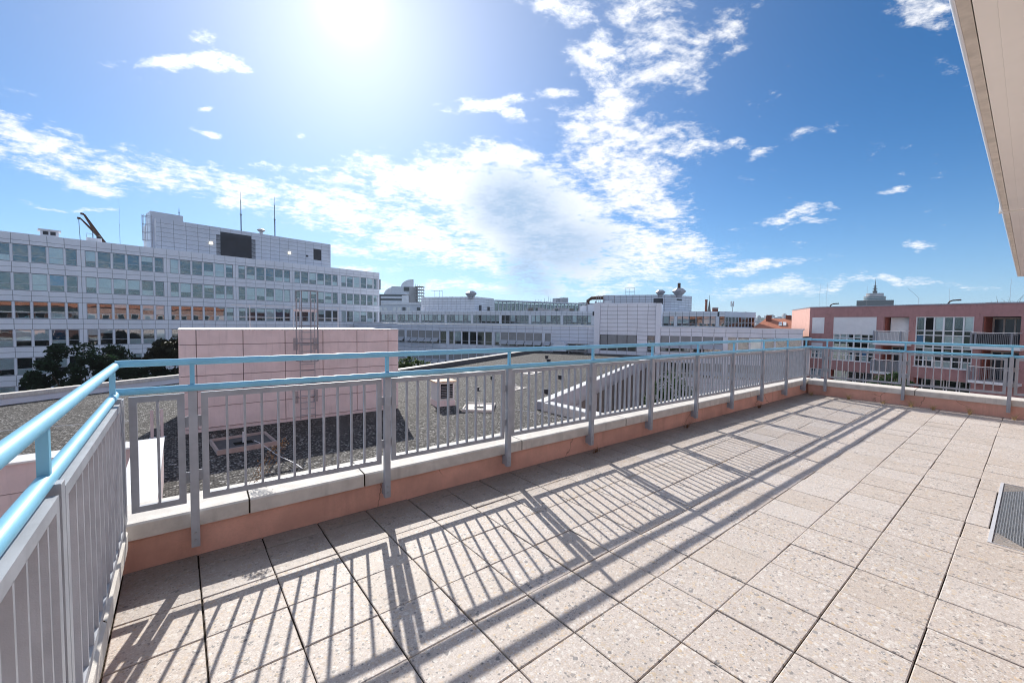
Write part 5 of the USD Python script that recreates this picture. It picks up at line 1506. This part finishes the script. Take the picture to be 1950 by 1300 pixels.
LF2 = Fr(66.0, 158.0, -55.0)
MB(LF2).box(-22, 18, -8, 0, GROUND, 8.6).build('wall', M['panel_dim'], lowo)
for i in range(18):
    if i % 5 != 4:
        MB(LF2).box(-21 + i * 2.1, -19.6 + i * 2.1, 0.0, 0.05, 4.9, 7.0).build('window', M['blind'] if i % 3 else M['far_glass'], lowo)
MB(LF2).box(-22, 18, 0.0, 0.25, 8.0, 8.75).build('roof_edge', M['panel'], lowo)

# glazed building with plant on its roof, behind the upper storey
gl = thing('glass_office', 'long blue green glass office front with roof clutter left of the stair tower', 'office building', at=(120, 135, GROUND))
GF = Fr(100.5, 138.0, -12.0)
MB(GF).box(0, 46, -9, -0.5, GROUND, 9.6).build('core', M['interior'], gl)
MB(GF).box(0, 46, -9, 0.35, 10.2, 10.7).build('roof_slab', M['panel_dim'], gl)
MB(GF).box(0, 46, -0.45, 0.2, GROUND, 6.2).build('spandrel', M['panel_dim'], gl)
for i in range(24):
    MB(GF).box(i * 1.9, i * 1.9 + 0.22, -0.4, 0.05, 6.2, 10.2).build('mullion', M['panel_dim'], gl)
    MB(GF).box(i * 1.9 + 0.22, i * 1.9 + 1.9, -0.3, -0.25, 6.2, 10.2).build('pane', M['glass'], gl)
for i, (a, b, z1) in enumerate(((31, 33.2, 12.6), (34.6, 37.4, 13.0), (45, 49, 11.2), (50, 54.5, 11.0))):
    u = MB(GF).box(a, b, -5, -2, 8.0 if i > 1 else 10.72, z1).build('roof_unit', M['steel'] if i < 2 else M['house'], gl)
for i in range(9):
    s = 20 + i * 1.6 + rng.uniform(-.4, .4)
    MB().tube([GF(s, -1.5, 10.6), GF(s, -1.5, 10.6 + rng.uniform(.8, 2.6))], 0.07, 5).build('roof_pole', M['dark'], gl)
dbt = thing('roof_debris', 'dark pile of roof equipment on the set back storey behind the left wing', 'roof equipment', at=UF(-12, -4, 4.7))
for i in range(26):
    s = rng.uniform(-21, -5); h_ = rng.uniform(0.2, 1.0)
    MB(UF).box(s, s + rng.uniform(.4, 1.9), -5, -4 + rng.uniform(0, .8), 4.7, 4.74 + h_).build('crate', M[rng.choice(['slate', 'board', 'house', 'steel'])], dbt)
sk = thing('roof_screen', 'row of white slanted roof fins just left of the stair tower', 'roof screen', at=UF(-2, -3, 4.7))
for i in range(4):
    s = -5.2 + i * 2.1
    MB(UF).slopebox(s, s + 1.9, -4, -3, (4.72, 6.1 + i * 0.45), (4.72, 6.3 + i * 0.45)).build('fin', M['panel'], sk)
    MB(UF).box(s - 0.2, s, -4.2, -2.8, 4.72, 6.5 + i * .45).build('post', M['steel'], sk)

# chimneys, spire and antenna on the skyline
ch = thing('brick_chimney', 'tall thin brick factory chimney on the skyline right of the plant room', 'chimney', at=(296, 148, GROUND))
MB().lathe([(1.2, GROUND), (0.75, 19.3)], (296.3, 148.7, 0), 12).build('stack', M['brick'], ch, smooth=40)
MB().lathe([(0.9, 18.5), (0.95, 19.6), (0.7, 19.7)], (296.3, 148.7, 0), 12).build('rim', M['brick'], ch)
sp = thing('church_spire', 'slender dark church spire beside the tall brick chimney', 'spire', at=(596, 294, GROUND))
MB().lathe([(4.2, 0), (4.0, 14)], (596.2, 294.7, 0), 4).build('belfry', M['house'], sp)
MB().lathe([(4.6, 14), (2.2, 22), (0.1, 38)], (596.2, 294.7, 0), 8).build('helm', M['slate'], sp)
MB().tube([(596.2, 294.7, 37), (596.2, 294.7, 44)], 0.25, 5).build('cross', M['slate'], sp)
c2 = thing('brick_chimney', 'short thick brick chimney right of the church spire', 'chimney', at=(200.8, 96.4, 0))
MB(Fr(200.8, 96.4, -60)).box(-1.2, 1.2, -1, 1, GROUND, 10.0).build('stack', M['brick'], c2)
MB(Fr(200.8, 96.4, -60)).box(-1.35, 1.35, -1.15, 1.15, 9.4, 9.8).build('rim', M['light_steel'], c2)
sa = thing('sector_antenna', 'short mobile phone antenna on the corner of the right set back storey', 'antenna', at=(98.0, 43.4, 4.7))
MB().tube([(98.5, 43.35, 4.6), (98.5, 43.35, 6.6)], 0.07, 6).build('pole', M['steel'], sa)
for q in range(3):
    a = q * 2.1
    MB().box(98.5 + .28 * math.cos(a) - .09, 98.5 + .28 * math.cos(a) + .09, 43.35 + .28 * math.sin(a) - .09, 43.35 + .28 * math.sin(a) + .09, 5.9, 7.1).build('aerial_panel', M['light_steel'], sa)

# hills with far houses
hl = MB()
nx = 70
xs_ = np.linspace(-1.1, 1.25, nx)
vv, ff = [], []
for i, b in enumerate(xs_):
    a = YAW + b
    hh = 14 + 22 * meshkit.fbm(np.array([[b * 3 + 3, 1.7, 0.4]]), 4, 5)[0] + (14 * math.exp(-((b - 0.62) / 0.2) ** 2))
    for j, (r, k_) in enumerate(((1100, 0.0), (1500, 0.6), (1900, 1.0), (2600, 0.9))):
        vv.append((r * math.sin(a), r * math.cos(a), GROUND - 2 + (hh + 12) * k_))
for i in range(nx - 1):
    for j in range(3):
        p = i * 4 + j
        ff += [[p, p + 1, p + 5], [p, p + 5, p + 4]]
hl.raw(vv, np.array(ff)[:, ::-1]).build('hills', M['hill'], '/World', kind='structure', at=(0, 0, GROUND))
town = MB()
for i in range(900):
    b = rng.uniform(-0.05, 0.85); r = rng.uniform(500, 1900)
    a = YAW + b
    x_, y_ = r * math.sin(a), r * math.cos(a)
    w, h_ = rng.uniform(9, 26), rng.uniform(7, 13)
    hh = 14 + 22 * meshkit.fbm(np.array([[b * 3 + 3, 1.7, 0.4]]), 4, 5)[0] + (14 * math.exp(-((b - 0.62) / 0.2) ** 2))
    z = GROUND - 2 + (hh + 12) * float(np.interp(r, (1100, 1500, 1900), (0.0, 0.6, 1.0)))
    fr = Fr(x_, y_, rng.uniform(0, 180))
    town.box(-w / 2, w / 2, -6, 6, z - 10, z + h_, fr=fr)
    if rng.random() < 0.5:
        town.box(-w / 4, w / 4, -3, 3, z + h_, z + h_ + 3, fr=fr)
town.build('far_town', M['house'], '/World', label='mass of far pale houses on the hazy skyline between the wing and the flats', cat='town', kind='stuff')

# ------------------------------------------------------------------ trees and shrubs
def foliage(centre, radii, n, size, mat, parent, seed, clumps=64, name='crown'):
    r = np.random.default_rng(seed)
    cc = []
    while len(cc) < clumps:
        p = r.uniform(-1, 1, 3)
        if 0.30 < np.linalg.norm(p) < 1.08:
            cc.append(p)
    cc = np.array(cc)
    cs = r.uniform(0.10, 0.27, clumps)
    idx = r.integers(0, clumps, n)
    d = r.normal(size=(n, 3)); d /= np.linalg.norm(d, axis=1, keepdims=True)
    p = cc[idx] + d * (cs[idx] * r.uniform(0.55, 1.05, n))[:, None]
    p = p * np.array(radii) + np.array(centre)
    up = r.normal(size=(n, 3)) * 0.7 + [0, 0, 1.0]
    up /= np.linalg.norm(up, axis=1, keepdims=True)
    t = np.cross(up, r.normal(size=(n, 3))); t /= np.linalg.norm(t, axis=1, keepdims=True)
    b = np.cross(up, t)
    s = size * r.uniform(0.6, 1.3, n)[:, None]
    v = np.stack([p - t * s, p + b * s * 0.45, p + t * s, p - b * s * 0.45], 1).reshape(-1, 3)
    k = np.arange(n)[:, None] * 4
    f = np.vstack([k + [0, 1, 2], k + [0, 2, 3]])
    MB().raw(v, f).build(name, M[mat], parent)
def tree(x, y, z0, top, rad, mat, label, seed, n=9000, size=0.16, name='tree', cat='tree', group=None, squash=0.75, trunk=True):
    t = thing(name, label, cat, at=(x, y, z0), group=group)
    h_ = top - z0
    cz = top - rad * squash
    if trunk:
        mb = MB()
        mb.tube([(x, y, z0), (x + .1, y, z0 + h_ * .3), (x + .15, y + .1, cz)], [0.05 * rad + .08, 0.04 * rad + .06, 0.04], 7)
        r = random.Random(seed)
        for i in range(7):
            a = r.uniform(0, 6.28); zz = z0 + h_ * r.uniform(.3, .6)
            mb.tube([(x + .1, y, zz), (x + rad * .5 * math.cos(a), y + rad * .5 * math.sin(a), zz + rad * .35), (x + rad * .8 * math.cos(a), y + rad * .8 * math.sin(a), cz + rad * .2)], [.03 * rad + .03, .02 * rad + .02, .01], 5)
        mb.build('trunk', M['bark'], t)
    foliage((x, y, cz), (rad, rad, rad * squash), n, size, mat, t, seed)
    return t
tree(-7.2, 56.5, GROUND, -1.2, 3.7, 'leaf_dark', 'dark round tree in front of the office block, left of the railing corner', 1, n=16000, size=0.20)
tree(-11.2, 57.5, GROUND, -5.4, 2.4, 'leaf_dark', 'lower dark tree at the far left below the office block windows', 2, n=9000, size=0.20)
tree(-2.4, 57.0, GROUND, -3.4, 2.6, 'leaf_dark', 'dark low tree behind the corner of the blue railing', 3, n=9000, size=0.18)
tree(-0.5, 57.3, GROUND, -0.7, 2.5, 'leaf_red', 'reddish dark tree half hidden by the left edge of the pink box', 4, n=14000, size=0.19)
tree(21.3, 45.0, GROUND, -2.5, 2.1, 'leaf', 'bright green bush showing over the long upstand right of the pink box', 5, n=8000, size=0.13, squash=0.9)
tree(18.6, 45.0, GROUND, -3.0, 1.2, 'leaf', 'small green bush against the right edge of the pink box', 6, n=3500, size=0.12)
tree(29.5, 17.2, GROUND, -2.2, 2.0, 'leaf_mid', 'shrubby tree in the inner courtyard seen through the front railing bars', 7, n=9000, size=0.10, squash=1.3)
tree(33.0, 16.4, GROUND, -4.3, 1.9, 'leaf_mid', 'lower courtyard bush right of the shrubby tree', 8, n=7000, size=0.10)
tree(52.6, 8.6, GROUND, -2.75, 1.9, 'leaf_mid', 'green garden tree in front of the lower balcony of the flats', 9, n=6000, size=0.12)
tree(52.0, 11.0, GROUND, -4.4, 1.5, 'leaf_mid', 'small garden tree left of the lower balcony of the flats', 10, n=5000, size=0.12)
tree(53.6, 6.2, GROUND, -4.0, 1.1, 'leaf_red', 'autumn tinted bush under the grid window of the flats', 11, n=3500, size=0.11)
# bare branches behind the flats
bt2 = thing('bare_tree', 'thin bare tree tops with a few yellow leaves behind the pink flats roof', 'tree', at=PF(15.5, -14, GROUND))
mb = MB(); r5 = random.Random(4)
tips = []
for k in range(30):
    s = 12.0 + r5.random() * 7.0
    p0 = PF(s, -14, 2.0); 
    p1 = p0 + np.array([r5.gauss(0, .4), r5.gauss(0, .6), r5.uniform(2.0, 3.3)])
    p2 = p1 + np.array([r5.gauss(0, .4), r5.gauss(0, .5), r5.uniform(.3, .9)])
    mb.tube([p0, p1, p2], [.035, .016, .006], 4); tips.append(p2)
mb.build('branches', M['bark'], bt2, kind='stuff')
foliage(PF(16.8, -14, 6.0), (1.2, 1.6, 0.6), 700, 0.10, 'straw', bt2, 12, clumps=14, name='crown')

# the viewer's own house behind the terrace
oh = thing('terrace_house', 'salmon coloured top storey behind the terrace under the metal roof', 'house', at=(15, -8, GROUND))
MB().box(-34, 46, -13, -2.4, GROUND, -0.35).build('lower_storeys', M['pink_panel'], oh)
MB().box(-34, 46, -13, -3.4, -0.35, 4.2).build('top_storey', M['paint_orange'], oh)
for i in range(26):
    x_ = -32 + i * 3.0
    w_ = MB().box(x_, x_ + 1.5, -3.4, -3.36, 0.3, 2.4).build('window', M['white'], oh)
    MB().box(x_ + .1, x_ + 1.4, -3.36, -3.33, 0.4, 2.3).build('pane', M['far_glass'], w_)
MB().raw([(-34.5, -3.0, 4.21), (46.5, -3.0, 4.21), (46.5, -13.4, 4.21), (-34.5, -13.4, 4.21), (-30, -8.2, 7.2), (42, -8.2, 7.2)], [[0, 1, 5], [0, 5, 4], [1, 2, 5], [2, 3, 4], [2, 4, 5], [3, 0, 4]]).build('roof', M['tiles'], oh)
MB().box(-0.5, 11.9, -2.4, -1.2, GROUND, -0.3).box(-0.45, 11.7, -1.2, 3.25, GZ - 1, -0.3).build('terrace_base', M['pink_panel'], oh)
def haze_mat():
    g = Graph()
    v = g.add('principled_volume', {'color': (0.80, 0.88, 1.0), 'density': 0.00011, 'anisotropy': 0.35})
    return g.done('/World/Looks/haze', volume=v + '.volume')
MB().box(-9100, 9100, -9100, 9100, GROUND - 8.0, 95).build('haze', haze_mat(), '/World', label='thin bluish haze over the city', cat='haze', kind='stuff', at=(0, 0, GROUND - 8.0))
